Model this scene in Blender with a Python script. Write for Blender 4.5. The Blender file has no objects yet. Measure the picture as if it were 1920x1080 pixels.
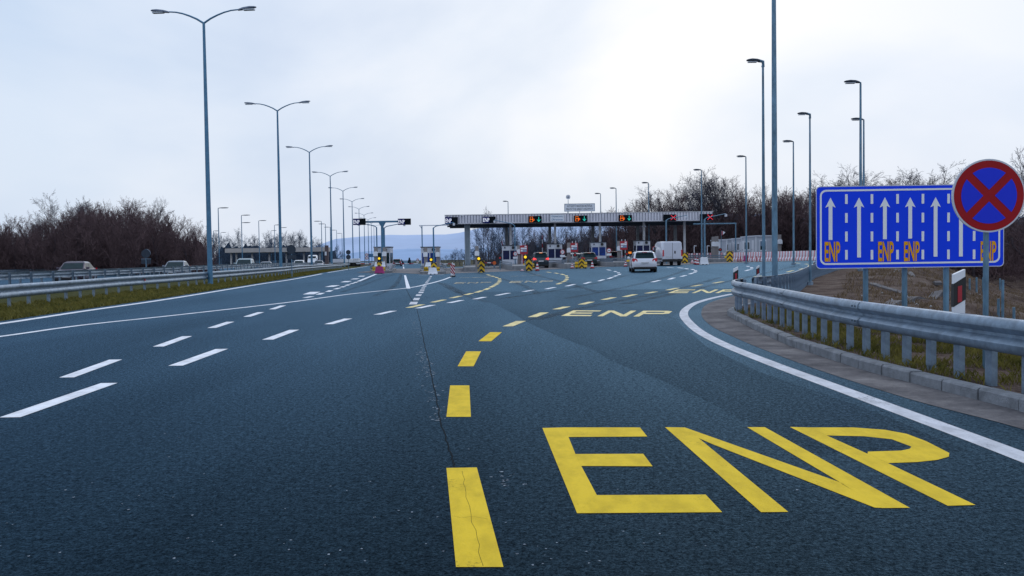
import bpy, math, random
from mathutils import Vector, Matrix
import numpy as np
random.seed(7)
R = math.radians
SC = bpy.context.scene
COL = SC.collection
# ---------------------------------------------------------------- camera
F = 1720.0
CAMH = 1.45
PITCH = math.atan(61 / F)
ROLL = -math.atan(0.014)
CM = Matrix.Rotation(math.pi / 2 - PITCH, 4, 'X') @ Matrix.Rotation(ROLL, 4, 'Z')
cam_d = bpy.data.cameras.new('camera')
cam = bpy.data.objects.new('camera', cam_d)
COL.objects.link(cam)
cam.matrix_world = Matrix.Translation((0, 0, CAMH)) @ CM
cam_d.sensor_width = 36
cam_d.lens = 36 * F / 1920
cam_d.clip_start = 0.1
cam_d.clip_end = 20000
SC.camera = cam

def sst(a, b, t):
    t = max(0.0, min(1.0, (t - a) / (b - a)))
    return t * t * (3 - 2 * t)

def gz(X, Y):
    """height of the paved ground"""
    u = X + 3
    soft = 0.5 * (u + math.sqrt(u * u + 9)) - 0.3
    r = 0.018 * max(0, soft) * sst(25, 80, Y)
    r = min(r, 1.0)
    l = -0.0046 * max(0, min(Y, 700) - 90) * (1 - sst(-9, 1, X))
    return r + l

def ray(x, y):
    d = CM.to_3x3() @ Vector(((x - 960) / F, -(y - 540) / F, -1))
    return d

def D(x, y, Y):
    d = ray(x, y)
    t = Y / d.y
    return Vector((d.x * t, Y, CAMH + d.z * t))

def P(x, y, dz=0.0):
    """point of the ground seen at photo position x, y"""
    d = ray(x, y)
    z = dz
    p = None
    for i in range(40):
        if d.z > -1e-5: break
        t = (z - CAMH) / d.z
        p = Vector((d.x * t, d.y * t, z))
        zn = gz(p.x, p.y) + dz
        if abs(zn - z) < 1e-5: break
        z = 0.5 * z + 0.5 * zn
    return p

def interp(tab, t):
    if t <= tab[0][0]: return tab[0][1]
    for (a, va), (b, vb) in zip(tab, tab[1:]):
        if t <= b:
            return va + (vb - va) * (t - a) / (b - a)
    return tab[-1][1]

# ---------------------------------------------------------------- materials
def nn(nt, t, **kw):
    n = nt.nodes.new(t)
    for k, v in kw.items(): setattr(n, k, v)
    return n

def mat(name, c, rough=0.6, metal=0.0, var=0.15, vscale=3.0, bump=0.0, bscale=60, emis=0, c2=None, spec=0.5, coat=0, stretch=None, trans=0):
    m = bpy.data.materials.new(name); m.use_nodes = True
    nt = m.node_tree; b = nt.nodes['Principled BSDF']
    tc = nn(nt, 'ShaderNodeTexCoord')
    src = tc.outputs['Object']
    if stretch:
        mp = nn(nt, 'ShaderNodeMapping'); mp.inputs['Scale'].default_value = stretch
        nt.links.new(src, mp.inputs['Vector']); src = mp.outputs['Vector']
    nz = nn(nt, 'ShaderNodeTexNoise'); nz.inputs['Scale'].default_value = vscale
    nz.inputs['Detail'].default_value = 5; nz.inputs['Roughness'].default_value = 0.65
    nt.links.new(src, nz.inputs['Vector'])
    rp = nn(nt, 'ShaderNodeValToRGB')
    lo = tuple(v * (1 - var) for v in c); hi = c2 if c2 else tuple(min(1, v * (1 + var)) for v in c)
    rp.color_ramp.elements[0].color = (*lo, 1); rp.color_ramp.elements[1].color = (*hi, 1)
    rp.color_ramp.elements[0].position = .32; rp.color_ramp.elements[1].position = .68
    nt.links.new(nz.outputs['Fac'], rp.inputs['Fac'])
    nt.links.new(rp.outputs['Color'], b.inputs['Base Color'])
    b.inputs['Roughness'].default_value = rough; b.inputs['Metallic'].default_value = metal
    b.inputs['Specular IOR Level'].default_value = spec
    b.inputs['Coat Weight'].default_value = coat
    if bump:
        bn = nn(nt, 'ShaderNodeTexNoise'); bn.inputs['Scale'].default_value = bscale; bn.inputs['Detail'].default_value = 4
        nt.links.new(src, bn.inputs['Vector'])
        bp = nn(nt, 'ShaderNodeBump'); bp.inputs['Strength'].default_value = bump; bp.inputs['Distance'].default_value = 0.02
        nt.links.new(bn.outputs['Fac'], bp.inputs['Height']); nt.links.new(bp.outputs['Normal'], b.inputs['Normal'])
    if emis:
        nt.links.new(rp.outputs['Color'], b.inputs['Emission Color']); b.inputs['Emission Strength'].default_value = emis
    return m

M = {}
M['galv'] = mat('galvanised_steel', (.21, .28, .365), .45, .55, .3, 6, .15, 40)
M['galvpole'] = mat('galvanised_pole', (.13, .24, .34), .5, .35, .35, 9, .1, 30, stretch=(1, 1, .3))
M['bluepole'] = mat('painted_pole_blue', (.085, .22, .36), .5, .25, .15, 3)
M['darkmetal'] = mat('dark_metal', (.035, .05, .075), .5, .4, .2, 5)
M['lampmetal'] = mat('lamp_head_grey', (.16, .2, .28), .4, .3, .2, 5)
M['lampdark'] = mat('lamp_head_dark', (.02, .035, .06), .5, .3, .2, 5)
M['lens'] = mat('lamp_lens', (.5, .55, .62), .2, 0, .05, 5)
M['concrete'] = mat('concrete', (.24, .25, .27), .9, 0, .25, 2.5, .4, 50)
M['concrete_light'] = mat('light_concrete', (.56, .56, .59), .9, 0, .2, 2, .3, 50)
M['kerb'] = mat('kerb_concrete', (.21, .225, .25), .9, 0, .3, 5, .6, 60)
M['white'] = mat('white_paint', (.80, .83, .9), .5, 0, .07, 3)
M['offwhite'] = mat('off_white_panel', (.62, .65, .73), .6, 0, .1, 2)
M['fascia'] = mat('ribbed_fascia', (.72, .71, .78), .6, 0, .12, 1.2)
M['groove'] = mat('fascia_groove', (.44, .45, .52), .7, 0, .1, 1)
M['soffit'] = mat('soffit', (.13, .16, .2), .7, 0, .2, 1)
M['black'] = mat('black_plastic', (.012, .013, .016), .45, 0, .2, 5)
M['rubber'] = mat('rubber', (.015, .016, .018), .85, 0, .25, 12)
M['glass'] = mat('dark_glass', (.010, .03, .038), .12, 0, .3, 2, spec=.12)
M['glassblue'] = mat('booth_glass_blue', (.012, .05, .26), .15, 0, .5, 1.2, spec=.25)
M['glassnavy'] = mat('booth_glass_navy', (.008, .014, .07), .15, 0, .4, 1.2, spec=.25)
M['red'] = mat('red_paint', (.42, .02, .035), .5, 0, .15, 4)
M['red_dark'] = mat('sign_red', (.36, .006, .012), .5, 0, .1, 3, spec=.2)
M['pinkred'] = mat('faded_red_plastic', (.68, .33, .37), .6, 0, .2, 3)
M['magenta'] = mat('magenta_plastic', (.36, .02, .16), .55, 0, .15, 4)
M['yellow'] = mat('yellow_paint', (.78, .48, .01), .5, 0, .1, 4)
M['orange'] = mat('orange_plastic', (.75, .14, .02), .5, 0, .1, 4)
M['signblue'] = mat('sign_blue', (.006, .062, .95), .5, 0, .06, .8, spec=.15)
M['signblue2'] = mat('sign_blue_deep', (.02, .045, .75), .5, 0, .06, .8, spec=.15)
M['navy'] = mat('display_navy', (.008, .016, .16), .6, 0, .2, 3, spec=.1)
M['led_white'] = mat('led_white', (.9, .93, 1), .5, 0, .02, 2, emis=.6)
M['panelblack'] = mat('display_black', (.004, .008, .013), .6, 0, .2, 3, spec=.1)
M['signorange'] = mat('sign_orange', (.90, .42, .008), .6, 0, .06, 2, spec=.1)
M['signwhite'] = mat('sign_white', (.92, .94, .98), .6, 0, .03, 2, spec=.15)
M['led_orange'] = mat('led_orange', (1, .26, .02), .5, 0, .02, 2, emis=.5)
M['led_teal'] = mat('led_teal', (.02, .65, .5), .5, 0, .02, 2, emis=.45)
M['led_red'] = mat('led_red', (1, .03, .06), .5, 0, .02, 2, emis=.5)
M['led_amber'] = mat('amber_lens_lit', (1, .62, .02), .5, 0, .02, 2, emis=1.0)
M['tail'] = mat('tail_lamp', (.42, .01, .02), .25, 0, .1, 6, emis=.15)
M['tail_lit'] = mat('tail_lamp_lit', (1, .05, .05), .25, 0, .05, 6, emis=1.2)
M['brake_lit'] = mat('brake_lamp_lit', (1, .35, .15), .25, 0, .05, 6, emis=1.2)
M['beige'] = mat('beige_post', (.27, .25, .25), .8, 0, .12, 3)
M['cream'] = mat('cream_wall', (.48, .45, .44), .8, 0, .1, .6)
M['brownwall'] = mat('brown_wall', (.12, .09, .1), .8, 0, .2, 1)
M['hutwall'] = mat('hut_panel', (.5, .54, .62), .6, 0, .12, .8)
M['bluegrey'] = mat('blue_grey_panel', (.13, .22, .33), .5, .1, .15, 2)
M['bluegrey_light'] = mat('pale_steel', (.3, .36, .42), .6, .1, .15, 2)
M['bluesign_far'] = mat('far_blue_sign', (.05, .18, .36), .6, 0, .1, 1)
M['wire'] = mat('wire', (.1, .13, .17), .6, .3, .1, 4)
M['plate'] = mat('number_plate', (.6, .62, .66), .4, 0, .2, 30)

def paint(name, c):
    return mat(name, c, .28, .1, .04, 2, coat=.5)
M['car_silver'] = paint('silver_car_paint', (.78, .81, .90))
M['car_white'] = paint('white_car_paint', (.78, .8, .84))
M['car_dark'] = paint('dark_teal_car_paint', (.02, .04, .055))
M['car_green'] = paint('dark_green_car_paint', (.015, .035, .035))
M['car_maroon'] = paint('maroon_car_paint', (.06, .035, .07))
M['car_grey'] = paint('grey_car_paint', (.2, .23, .29))
M['car_teal'] = paint('pale_teal_car_paint', (.32, .42, .47))
M['van_silver'] = paint('silver_van_paint', (.66, .68, .78))

def asphalt(name, base, dark, shift=0, gloss=.34):
    m = bpy.data.materials.new(name); m.use_nodes = True
    nt = m.node_tree; b = nt.nodes['Principled BSDF']; L = nt.links.new
    tc = nn(nt, 'ShaderNodeTexCoord')
    def noise(scale, det=4, vec=None, rough=.6):
        n = nn(nt, 'ShaderNodeTexNoise'); n.inputs['Scale'].default_value = scale; n.inputs['Detail'].default_value = det
        n.inputs['Roughness'].default_value = rough
        L(vec if vec else tc.outputs['Object'], n.inputs['Vector']); return n.outputs['Fac']
    def mapr(src, a, b_, lo, hi):
        n = nn(nt, 'ShaderNodeMapRange'); n.inputs[1].default_value = a; n.inputs[2].default_value = b_
        n.inputs[3].default_value = lo; n.inputs[4].default_value = hi; L(src, n.inputs[0]); return n.outputs[0]
    def mul(a, c):
        n = nn(nt, 'ShaderNodeMath', operation='MULTIPLY'); L(a, n.inputs[0]); L(c, n.inputs[1]); return n.outputs[0]
    mp = nn(nt, 'ShaderNodeMapping'); mp.inputs['Scale'].default_value = (1, .12, 1); mp.inputs['Rotation'].default_value = (0, 0, R(-6))
    mp.inputs['Location'].default_value = (shift, 0, 0)
    L(tc.outputs['Object'], mp.inputs['Vector'])
    # grains
    g = mapr(noise(70, 3, rough=.75), .38, .62, .15, 2.3)
    g1 = mapr(noise(17, 4, rough=.9), .37, .63, .6, 1.45)
    g2 = mapr(noise(7, 4), .3, .7, .82, 1.2)
    big = mapr(noise(.35, 5, mp.outputs['Vector']), .32, .68, .62, 1.38)
    blot = mapr(noise(.09, 3), .35, .65, .82, 1.18)
    v = mul(mul(mul(g, mul(g1, g2)), big), blot)
    mixc = nn(nt, 'ShaderNodeVectorMath', operation='SCALE')
    cc = nn(nt, 'ShaderNodeRGB'); cc.outputs[0].default_value = (*base, 1)
    L(cc.outputs[0], mixc.inputs[0]); L(v, mixc.inputs['Scale'])
    # pale grit specks
    vo = nn(nt, 'ShaderNodeTexNoise'); vo.inputs['Scale'].default_value = 45; vo.inputs['Detail'].default_value = 2
    L(tc.outputs['Object'], vo.inputs['Vector'])
    sp = nn(nt, 'ShaderNodeMapRange'); sp.inputs[1].default_value = .70; sp.inputs[2].default_value = .76; sp.inputs[3].default_value = 0; sp.inputs[4].default_value = .6
    L(vo.outputs['Fac'], sp.inputs[0])
    mx = nn(nt, 'ShaderNodeMix', data_type='RGBA')
    L(sp.outputs[0], mx.inputs['Factor']); L(mixc.outputs[0], mx.inputs[6]); mx.inputs[7].default_value = (.05, .08, .11, 1)
    L(mx.outputs[2], b.inputs['Base Color'])
    L(mapr(noise(.5, 5, mp.outputs['Vector']), .3, .7, .55, .75), b.inputs['Roughness'])
    b.inputs['Specular IOR Level'].default_value = .3
    b.inputs['Specular Tint'].default_value = (.62, .82, 1, 1)
    bp = nn(nt, 'ShaderNodeBump'); bp.inputs['Strength'].default_value = .35; bp.inputs['Distance'].default_value = .01
    L(noise(65, 3, rough=.7), bp.inputs['Height']); L(bp.outputs['Normal'], b.inputs['Normal'])
    b.inputs['Specular IOR Level'].default_value = 0; b.inputs['Roughness'].default_value = 1
    gl = nn(nt, 'ShaderNodeBsdfGlossy'); gl.inputs['Color'].default_value = (.32, .55, .80, 1); gl.inputs['Roughness'].default_value = .38
    L(bp.outputs['Normal'], gl.inputs['Normal'])
    fr = nn(nt, 'ShaderNodeFresnel'); fr.inputs['IOR'].default_value = 1.38

    gf = nn(nt, 'ShaderNodeMath', operation='MULTIPLY'); pw = nn(nt, 'ShaderNodeMath', operation='POWER'); L(fr.outputs[0], pw.inputs[0]); pw.inputs[1].default_value = 1.4; L(pw.outputs[0], gf.inputs[0]); L(mul(mapr(big, .62, 1.38, gloss * .82, gloss * 1.15), mul(mapr(noise(42, 3, rough=.85), .40, .60, .35, 1.7), g1)), gf.inputs[1])
    ms = nn(nt, 'ShaderNodeMixShader'); mn = nn(nt, 'ShaderNodeMath', operation='MINIMUM'); L(gf.outputs[0], mn.inputs[0]); mn.inputs[1].default_value = gloss * .88; L(mn.outputs[0], ms.inputs[0]); L(b.outputs[0], ms.inputs[1]); L(gl.outputs[0], ms.inputs[2]); L(ms.outputs[0], nt.nodes['Material Output'].inputs['Surface'])
    return m
M['asphalt'] = asphalt('asphalt', (.0060, .0125, .0180), 0)
M['asphalt2'] = asphalt('asphalt_newer', (.0046, .0088, .0128), 0, 40, .275)
M['tar'] = mat('tar_joint', (.006, .012, .018), .9, 0, .3, 8, spec=.05)

def worn(name, c, wear_lo=.62, wear_hi=.72, under=(.03, .045, .062), cvar=.12):
    """road paint with worn spots where the asphalt shows"""
    m = bpy.data.materials.new(name); m.use_nodes = True
    nt = m.node_tree; b = nt.nodes['Principled BSDF']; L = nt.links.new
    tc = nn(nt, 'ShaderNodeTexCoord')
    def noise(scale, det=5, rough=.65, st=None):
        n = nn(nt, 'ShaderNodeTexNoise'); n.inputs['Scale'].default_value = scale; n.inputs['Detail'].default_value = det; n.inputs['Roughness'].default_value = rough
        if st:
            mp = nn(nt, 'ShaderNodeMapping'); mp.inputs['Scale'].default_value = st; L(tc.outputs['Object'], mp.inputs['Vector']); L(mp.outputs['Vector'], n.inputs['Vector'])
        else: L(tc.outputs['Object'], n.inputs['Vector'])
        return n.outputs['Fac']
    r = nn(nt, 'ShaderNodeValToRGB'); L(noise(1.6, st=(3.5, 1.6, 1)), r.inputs[0])
    r.color_ramp.elements[0].color = (*[v * (1 - cvar * 1.6) for v in c], 1); r.color_ramp.elements[1].color = (*[min(1, v * (1 + cvar)) for v in c], 1)
    r.color_ramp.elements[0].position = .35; r.color_ramp.elements[1].position = .6
    w = nn(nt, 'ShaderNodeMapRange'); w.inputs[1].default_value = wear_lo; w.inputs[2].default_value = wear_hi
    mm = nn(nt, 'ShaderNodeMath', operation='ADD'); mm.inputs[1].default_value = 0
    a = nn(nt, 'ShaderNodeMath', operation='MULTIPLY_ADD'); L(noise(38, 3, .8), a.inputs[0]); a.inputs[1].default_value = .6
    s2 = nn(nt, 'ShaderNodeMath', operation='MULTIPLY'); L(noise(1.6, 3), s2.inputs[0]); s2.inputs[1].default_value = .5
    L(s2.outputs[0], a.inputs[2]); L(a.outputs[0], w.inputs[0])
    mx = nn(nt, 'ShaderNodeMix', data_type='RGBA'); L(w.outputs[0], mx.inputs['Factor']); L(r.outputs['Color'], mx.inputs[6]); mx.inputs[7].default_value = (*under, 1)
    L(mx.outputs[2], b.inputs['Base Color']); b.inputs['Roughness'].default_value = .8; b.inputs['Specular IOR Level'].default_value = .12
    tr = nn(nt, 'ShaderNodeBsdfTransparent'); ms = nn(nt, 'ShaderNodeMixShader'); out = nt.nodes['Material Output']
    L(w.outputs[0], ms.inputs[0]); L(b.outputs[0], ms.inputs[1]); L(tr.outputs[0], ms.inputs[2]); L(ms.outputs[0], out.inputs['Surface'])
    bp = nn(nt, 'ShaderNodeBump'); bp.inputs['Strength'].default_value = .35; bp.inputs['Distance'].default_value = .01
    L(noise(60, 3), bp.inputs['Height']); L(bp.outputs['Normal'], b.inputs['Normal'])
    return m
M['line_white'] = worn('road_paint_white', (.78, .81, .88), .70, .82)
M['line_edge'] = worn('road_paint_edge', (.60, .62, .68), .64, .78)
M['line_yellow'] = worn('road_paint_yellow', (.74, .52, .03), .66, .86, cvar=.09)
M['line_pale'] = worn('road_paint_pale_yellow', (.78, .66, .34), .66, .8)
M['line_faded'] = worn('road_paint_faded', (.55, .50, .36), .50, .74)
M['line_old'] = worn('road_paint_worn_off', (.24, .29, .35), .55, .66)
M['line_ghost'] = worn('road_paint_nearly_gone', (.34, .40, .48), .475, .575)
M['skid'] = worn('tyre_marks', (.008, .018, .03), .28, .62)

def ground_mat(name, cols, scale=.5, bumpd=.08):
    m = bpy.data.materials.new(name); m.use_nodes = True
    nt = m.node_tree; b = nt.nodes['Principled BSDF']; L = nt.links.new
    tc = nn(nt, 'ShaderNodeTexCoord')
    n = nn(nt, 'ShaderNodeTexNoise'); n.inputs['Scale'].default_value = scale; n.inputs['Detail'].default_value = 9; n.inputs['Roughness'].default_value = .72
    L(tc.outputs['Object'], n.inputs['Vector'])
    r = nn(nt, 'ShaderNodeValToRGB'); L(n.outputs['Fac'], r.inputs[0])
    el = r.color_ramp.elements
    el[0].position = .3; el[1].position = .7
    el[0].color = (*cols[0], 1); el[1].color = (*cols[-1], 1)
    for i, c in enumerate(cols[1:-1]):
        e = el.new(.3 + .4 * (i + 1) / (len(cols) - 1)); e.color = (*c, 1)
    L(r.outputs['Color'], b.inputs['Base Color'])
    b.inputs['Roughness'].default_value = .95; b.inputs['Specular IOR Level'].default_value = .1
    n2 = nn(nt, 'ShaderNodeTexNoise'); n2.inputs['Scale'].default_value = scale * 12; n2.inputs['Detail'].default_value = 6
    L(tc.outputs['Object'], n2.inputs['Vector'])
    bp = nn(nt, 'ShaderNodeBump'); bp.inputs['Strength'].default_value = .8; bp.inputs['Distance'].default_value = bumpd
    L(n2.outputs['Fac'], bp.inputs['Height']); L(bp.outputs['Normal'], b.inputs['Normal'])
    return m
M['ground'] = ground_mat('dry_ground', [(.02, .022, .012), (.045, .045, .02), (.07, .055, .035)], .4)
M['embank'] = ground_mat('embankment_soil', [(.03, .02, .018), (.075, .05, .042), (.13, .095, .08), (.17, .14, .125)], .9, .15)
M['gutter'] = ground_mat('gritty_gutter', [(.06, .06, .068), (.145, .14, .15), (.26, .25, .255)], 1.4, .03)
M['blade'] = mat('grass_blades', (.10, .115, .018), .8, 0, .5, 1.5, c2=(.24, .20, .05), spec=.15)
M['blade_dry'] = mat('dry_grass_blades', (.17, .12, .075), .85, 0, .4, 1.5, spec=.1)
M['bark'] = mat('bark_brown', (.07, .056, .066), .95, 0, .35, 1.2, spec=.1)
M['twig'] = mat('twigs_brown', (.115, .078, .088), .95, 0, .35, .35, c2=(.17, .115, .12), spec=.1)
M['twig_grey'] = mat('twigs_grey', (.10, .10, .125), .95, 0, .3, .35, spec=.1)
M['bark_blue'] = mat('hazy_bark', (.05, .075, .115), .95, 0, .3, .5, spec=.1)  # distance haze mixed into the bark colour as a fixed blue tint
M['twig_blue'] = mat('hazy_twigs', (.075, .11, .17), .95, 0, .3, .35, spec=.1)  # twig colour shifted to blue to stand in for air haze
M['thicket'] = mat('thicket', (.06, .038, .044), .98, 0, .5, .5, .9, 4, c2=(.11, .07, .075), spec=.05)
M['thicket_blue'] = mat('hazy_thicket', (.035, .055, .085), .98, 0, .4, .5, .9, 4, spec=.05)  # aerial haze painted into the thicket colour
M['hill'] = mat('hazy_hill', (.46, .56, .76), 1, 0, .07, .004, spec=0)  # pale blue base colour carries the haze, there is no volume
M['hill2'] = mat('hazy_near_hill', (.33, .45, .66), 1, 0, .10, .01, spec=0)  # nearer ridge, less haze painted into its base colour
M['stone'] = mat('pale_litter', (.45, .45, .47), .9, 0, .2, 3)

# ---------------------------------------------------------------- mesh builder
class MB:
    def __init__(s): s.v = []; s.f = []; s.m = []; s.cur = 0
    def add(s, vs, fs):
        o = len(s.v); s.v += [tuple(v) for v in vs]; s.f += [tuple(i + o for i in f) for f in fs]; s.m += [s.cur] * len(fs)
        return s
    def box(s, x0, x1, y0, y1, z0, z1):
        return s.add([(x0, y0, z0), (x1, y0, z0), (x1, y1, z0), (x0, y1, z0), (x0, y0, z1), (x1, y0, z1), (x1, y1, z1), (x0, y1, z1)],
                     [(0, 3, 2, 1), (4, 5, 6, 7), (0, 1, 5, 4), (1, 2, 6, 5), (2, 3, 7, 6), (3, 0, 4, 7)])
    def cbox(s, c, sz): 
        return s.box(c[0] - sz[0] / 2, c[0] + sz[0] / 2, c[1] - sz[1] / 2, c[1] + sz[1] / 2, c[2] - sz[2] / 2, c[2] + sz[2] / 2)
    def quad(s, *p): return s.add(p, [tuple(range(len(p)))])
    def tube(s, pts, rads, n=8, caps=True):
        pts = [Vector(p) for p in pts]
        if not hasattr(rads, '__len__'): rads = [rads] * len(pts)
        vs = []; fs = []
        up = Vector((0, 0, 1))
        for i, p in enumerate(pts):
            t = (pts[min(i + 1, len(pts) - 1)] - pts[max(i - 1, 0)]).normalized()
            a = t.cross(up)
            if a.length < .01: a = t.cross(Vector((0, 1, 0)))
            a.normalize(); b = t.cross(a)
            for k in range(n):
                an = 2 * math.pi * k / n
                vs.append(p + (a * math.cos(an) + b * math.sin(an)) * rads[i])
        for i in range(len(pts) - 1):
            for k in range(n):
                k2 = (k + 1) % n
                fs.append((i * n + k, i * n + k2, (i + 1) * n + k2, (i + 1) * n + k))
        if caps:
            fs.append(tuple(range(n))[::-1]); fs.append(tuple((len(pts) - 1) * n + k for k in range(n)))
        return s.add(vs, fs)
    def cyl(s, c, r, h, axis='Z', n=20, r2=None):
        c = Vector(c); ax = {'X': Vector((1, 0, 0)), 'Y': Vector((0, 1, 0)), 'Z': Vector((0, 0, 1))}[axis]
        return s.tube([c - ax * h / 2, c + ax * h / 2], [r, r2 if r2 is not None else r], n)
    def prism(s, poly, y0, y1):
        """poly in x,z extruded along y"""
        n = len(poly)
        vs = [(x, y0, z) for x, z in poly] + [(x, y1, z) for x, z in poly]
        fs = [tuple(range(n)), tuple(range(n, 2 * n))[::-1]] + [(i, i + n, (i + 1) % n + n, (i + 1) % n) for i in range(n)]
        return s.add(vs, fs)
    def prismx(s, poly, x0, x1):
        n = len(poly)
        vs = [(x0, y, z) for y, z in poly] + [(x1, y, z) for y, z in poly]
        fs = [tuple(range(n)), tuple(range(n, 2 * n))[::-1]] + [(i, (i + 1) % n, (i + 1) % n + n, i + n) for i in range(n)]
        return s.add(vs, fs)
    def loft(s, rings, caps=True):
        n = len(rings[0]); vs = [p for r in rings for p in r]; fs = []
        for i in range(len(rings) - 1):
            for k in range(n):
                k2 = (k + 1) % n
                fs.append((i * n + k, i * n + k2, (i + 1) * n + k2, (i + 1) * n + k))
        if caps:
            fs.append(tuple(range(n))[::-1]); fs.append(tuple((len(rings) - 1) * n + k for k in range(n)))
        return s.add(vs, fs)
    def build(s, name, m, parent=None, smooth=False, bevel=0):
        me = bpy.data.meshes.new(name); me.from_pydata(s.v, [], s.f); me.validate()
        ms = m if isinstance(m, (list, tuple)) else [m]
        for x in ms: me.materials.append(M[x] if isinstance(x, str) else x)
        if len(ms) > 1 and len(me.polygons) == len(s.m): me.polygons.foreach_set('material_index', s.m)
        if smooth:
            me.polygons.foreach_set('use_smooth', [True] * len(me.polygons))
        o = bpy.data.objects.new(name, me); COL.objects.link(o)
        if parent: o.parent = parent
        if smooth:
            try:
                me.set_sharp_from_angle(angle=R(40))
            except Exception: pass
        if bevel:
            bm = o.modifiers.new('bevel', 'BEVEL'); bm.width = bevel; bm.segments = 2; bm.limit_method = 'ANGLE'; bm.angle_limit = R(35)
        return o

def tag(o, label=None, cat=None, group=None, kind=None):
    if label: o['label'] = label
    if cat: o['category'] = cat
    if group: o['group'] = group
    if kind: o['kind'] = kind
    return o
def thing(name, label, cat, loc=(0, 0, 0), rz=0, group=None):
    o = bpy.data.objects.new(name, None); COL.objects.link(o); o.empty_display_size = .3
    o.location = loc; o.rotation_euler = (0, 0, rz)
    return tag(o, label, cat, group)
def kids(o): return [c for c in bpy.data.objects if c.parent == o]
def copy_tree(o, loc=None, rz=None, label=None, group=None, ch=None, parent=None):
    c = o.copy(); COL.objects.link(c)
    if parent: c.parent = parent
    if loc is not None: c.location = loc
    if rz is not None: c.rotation_euler = (0, 0, rz)
    if label: c['label'] = label
    if group: c['group'] = group
    for k in o.children: copy_tree(k, parent=c)
    return c

# ---------------------------------------------------------------- ground outlines
EDGE_R = [(2300, 890), (1914, 772), (1768, 734), (1622, 696), (1477, 648), (1410, 616), (1379, 600), (1368, 585), (1366, 572), (1372, 560), (1400, 548), (1450, 537), (1530, 521)]
er = [P(*p) for p in EDGE_R]
XR = [(-12, 4.3), (0, 4.4)] + [(p.y, p.x) for p in er if 3 < p.y < 19.4] + [(21, 4.92), (22.3, 5.3), (23.6, 5.95), (25, 6.75), (28.7, 8.5), (34, 10.5), (42, 13.5), (52, 18), (62, 23.5), (80, 31), (118, 44), (150, 50)]
EDGE_L = [(-300, 648), (0, 607), (160, 583), (320, 560), (480, 534), (600, 514), (690, 499)]
el_ = [P(*p) for p in EDGE_L]
XL = [(-12, el_[0].x + 2.2)] + [(p.y, p.x) for p in el_] 
dxl = (el_[-1].x - el_[-2].x) / (el_[-1].y - el_[-2].y)
XL += [(900, el_[-1].x + dxl * (900 - el_[-1].y))]
def xr(Y): return interp(XR, Y)
def xl(Y): return interp(XL, Y) - .45

# ---- road sheet
mb = MB(); rows = []
ys = [-10 + i * 1.0 for i in range(0, 161)]
NC = 46
for Y in ys:
    a, b = xl(Y), xr(Y)
    rows.append([Vector((a + (b - a) * k / NC, Y, gz(a + (b - a) * k / NC, Y))) for k in range(NC + 1)])
vs = [p for r in rows for p in r]; fs = []
for i in range(len(rows) - 1):
    for k in range(NC):
        a = i * (NC + 1) + k; fs.append((a, a + 1, a + NC + 2, a + NC + 1))
mb.add(vs, fs)
# motorway running on beyond the toll lanes
far = [150, 170, 200, 250, 320, 400, 500, 700, 1000]
vs = []; fs = []
for Y in far:
    a = xl(Y)
    for k in range(9):
        X = a + 16 * k / 8; vs.append((X, Y, gz(X, Y) - (.01 if Y == 150 else 0)))
for i in range(len(far) - 1):
    for k in range(8):
        a = i * 9 + k; fs.append((a, a + 1, a + 10, a + 9))
mb.add(vs, fs)
road = mb.build('road', 'asphalt', smooth=True); tag(road, kind='structure')
# opposite carriageway
mb = MB(); vs = []; fs = []
ys2 = [-10, 5, 20, 40, 60, 80, 100, 120, 150, 200, 260, 340, 450, 600, 900]
for Y in ys2:
    a = xl(Y) - 8
    for k in range(7):
        X = a - 26 * k / 6; vs.append((X, Y, gz(X, Y)))
for i in range(len(ys2) - 1):
    for k in range(6):
        a = i * 7 + k; fs.append((a, a + 7, a + 8, a + 1))
mb.add(vs, fs); o = mb.build('opposite_road', 'asphalt', smooth=True); tag(o, kind='structure')

# ---- ground sheet to the horizon
gx = [-4000, -2000, -1000, -500, -250, -150] + list(range(-110, 111, 5)) + [150, 250, 500, 1000, 2000, 4000]
gy = [-60, -30, -10, 0, 5, 10, 15, 20, 25, 30, 35, 40, 45, 50, 60, 70, 80, 90, 100, 110, 120, 130, 140, 150, 170, 200, 250, 320, 400, 500, 700, 1000, 1500, 2500, 5000]
mb = MB(); vs = []; fs = []
for Y in gy:
    for X in gx:
        z = gz(X, Y) - .09
        if Y < 141 and X > xr(Y) + 4: z = -9
        if X > 60 and 141 <= Y < 240: z = min(z, -3)
        vs.append((X, Y, z))
n = len(gx)
for j in range(len(gy) - 1):
    for i in range(n - 1):
        a = j * n + i; fs.append((a, a + 1, a + n + 1, a + n))
mb.add(vs, fs); o = mb.build('ground', 'ground', smooth=True); tag(o, kind='structure')

# ---- embankment beside the right edge: falls away from the kerb
offs = [.14, .5, .9, 1.4, 1.9, 2.4, 3, 3.6, 4.3, 5, 6, 7, 8.2, 9.5, 11, 13, 15.5, 18, 22, 27, 33, 42, 55, 75, 110, 180]
def emb_z(X, Y):
    d = X - xr(Y)
    base = gz(xr(Y), Y) + .10
    near = 1 - sst(22, 34, Y)
    start = 1.9 + near * .6
    w = sst(start, start + 13, d)
    dep = 2.2 + 1.0 * sst(20, 60, Y)
    n = .26 * math.sin(X * .9 + Y * .5) * math.cos(Y * .63 - X * .3) + .07 * math.sin(2.1 * X + 1.3 * Y) * math.sin(1.7 * Y - X)
    z = base - dep * w + n * sst(start, start + 4, d) 
    # mound between the two runs of rail
    z += .35 * math.exp(-((X - xr(Y) - 4.5) / 3) ** 2) * sst(30, 38, Y) * (1 - sst(60, 80, Y))
    return z
mb = MB(); vs = []; fs = []
ye = [-10 + i for i in range(0, 151)]
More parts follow.
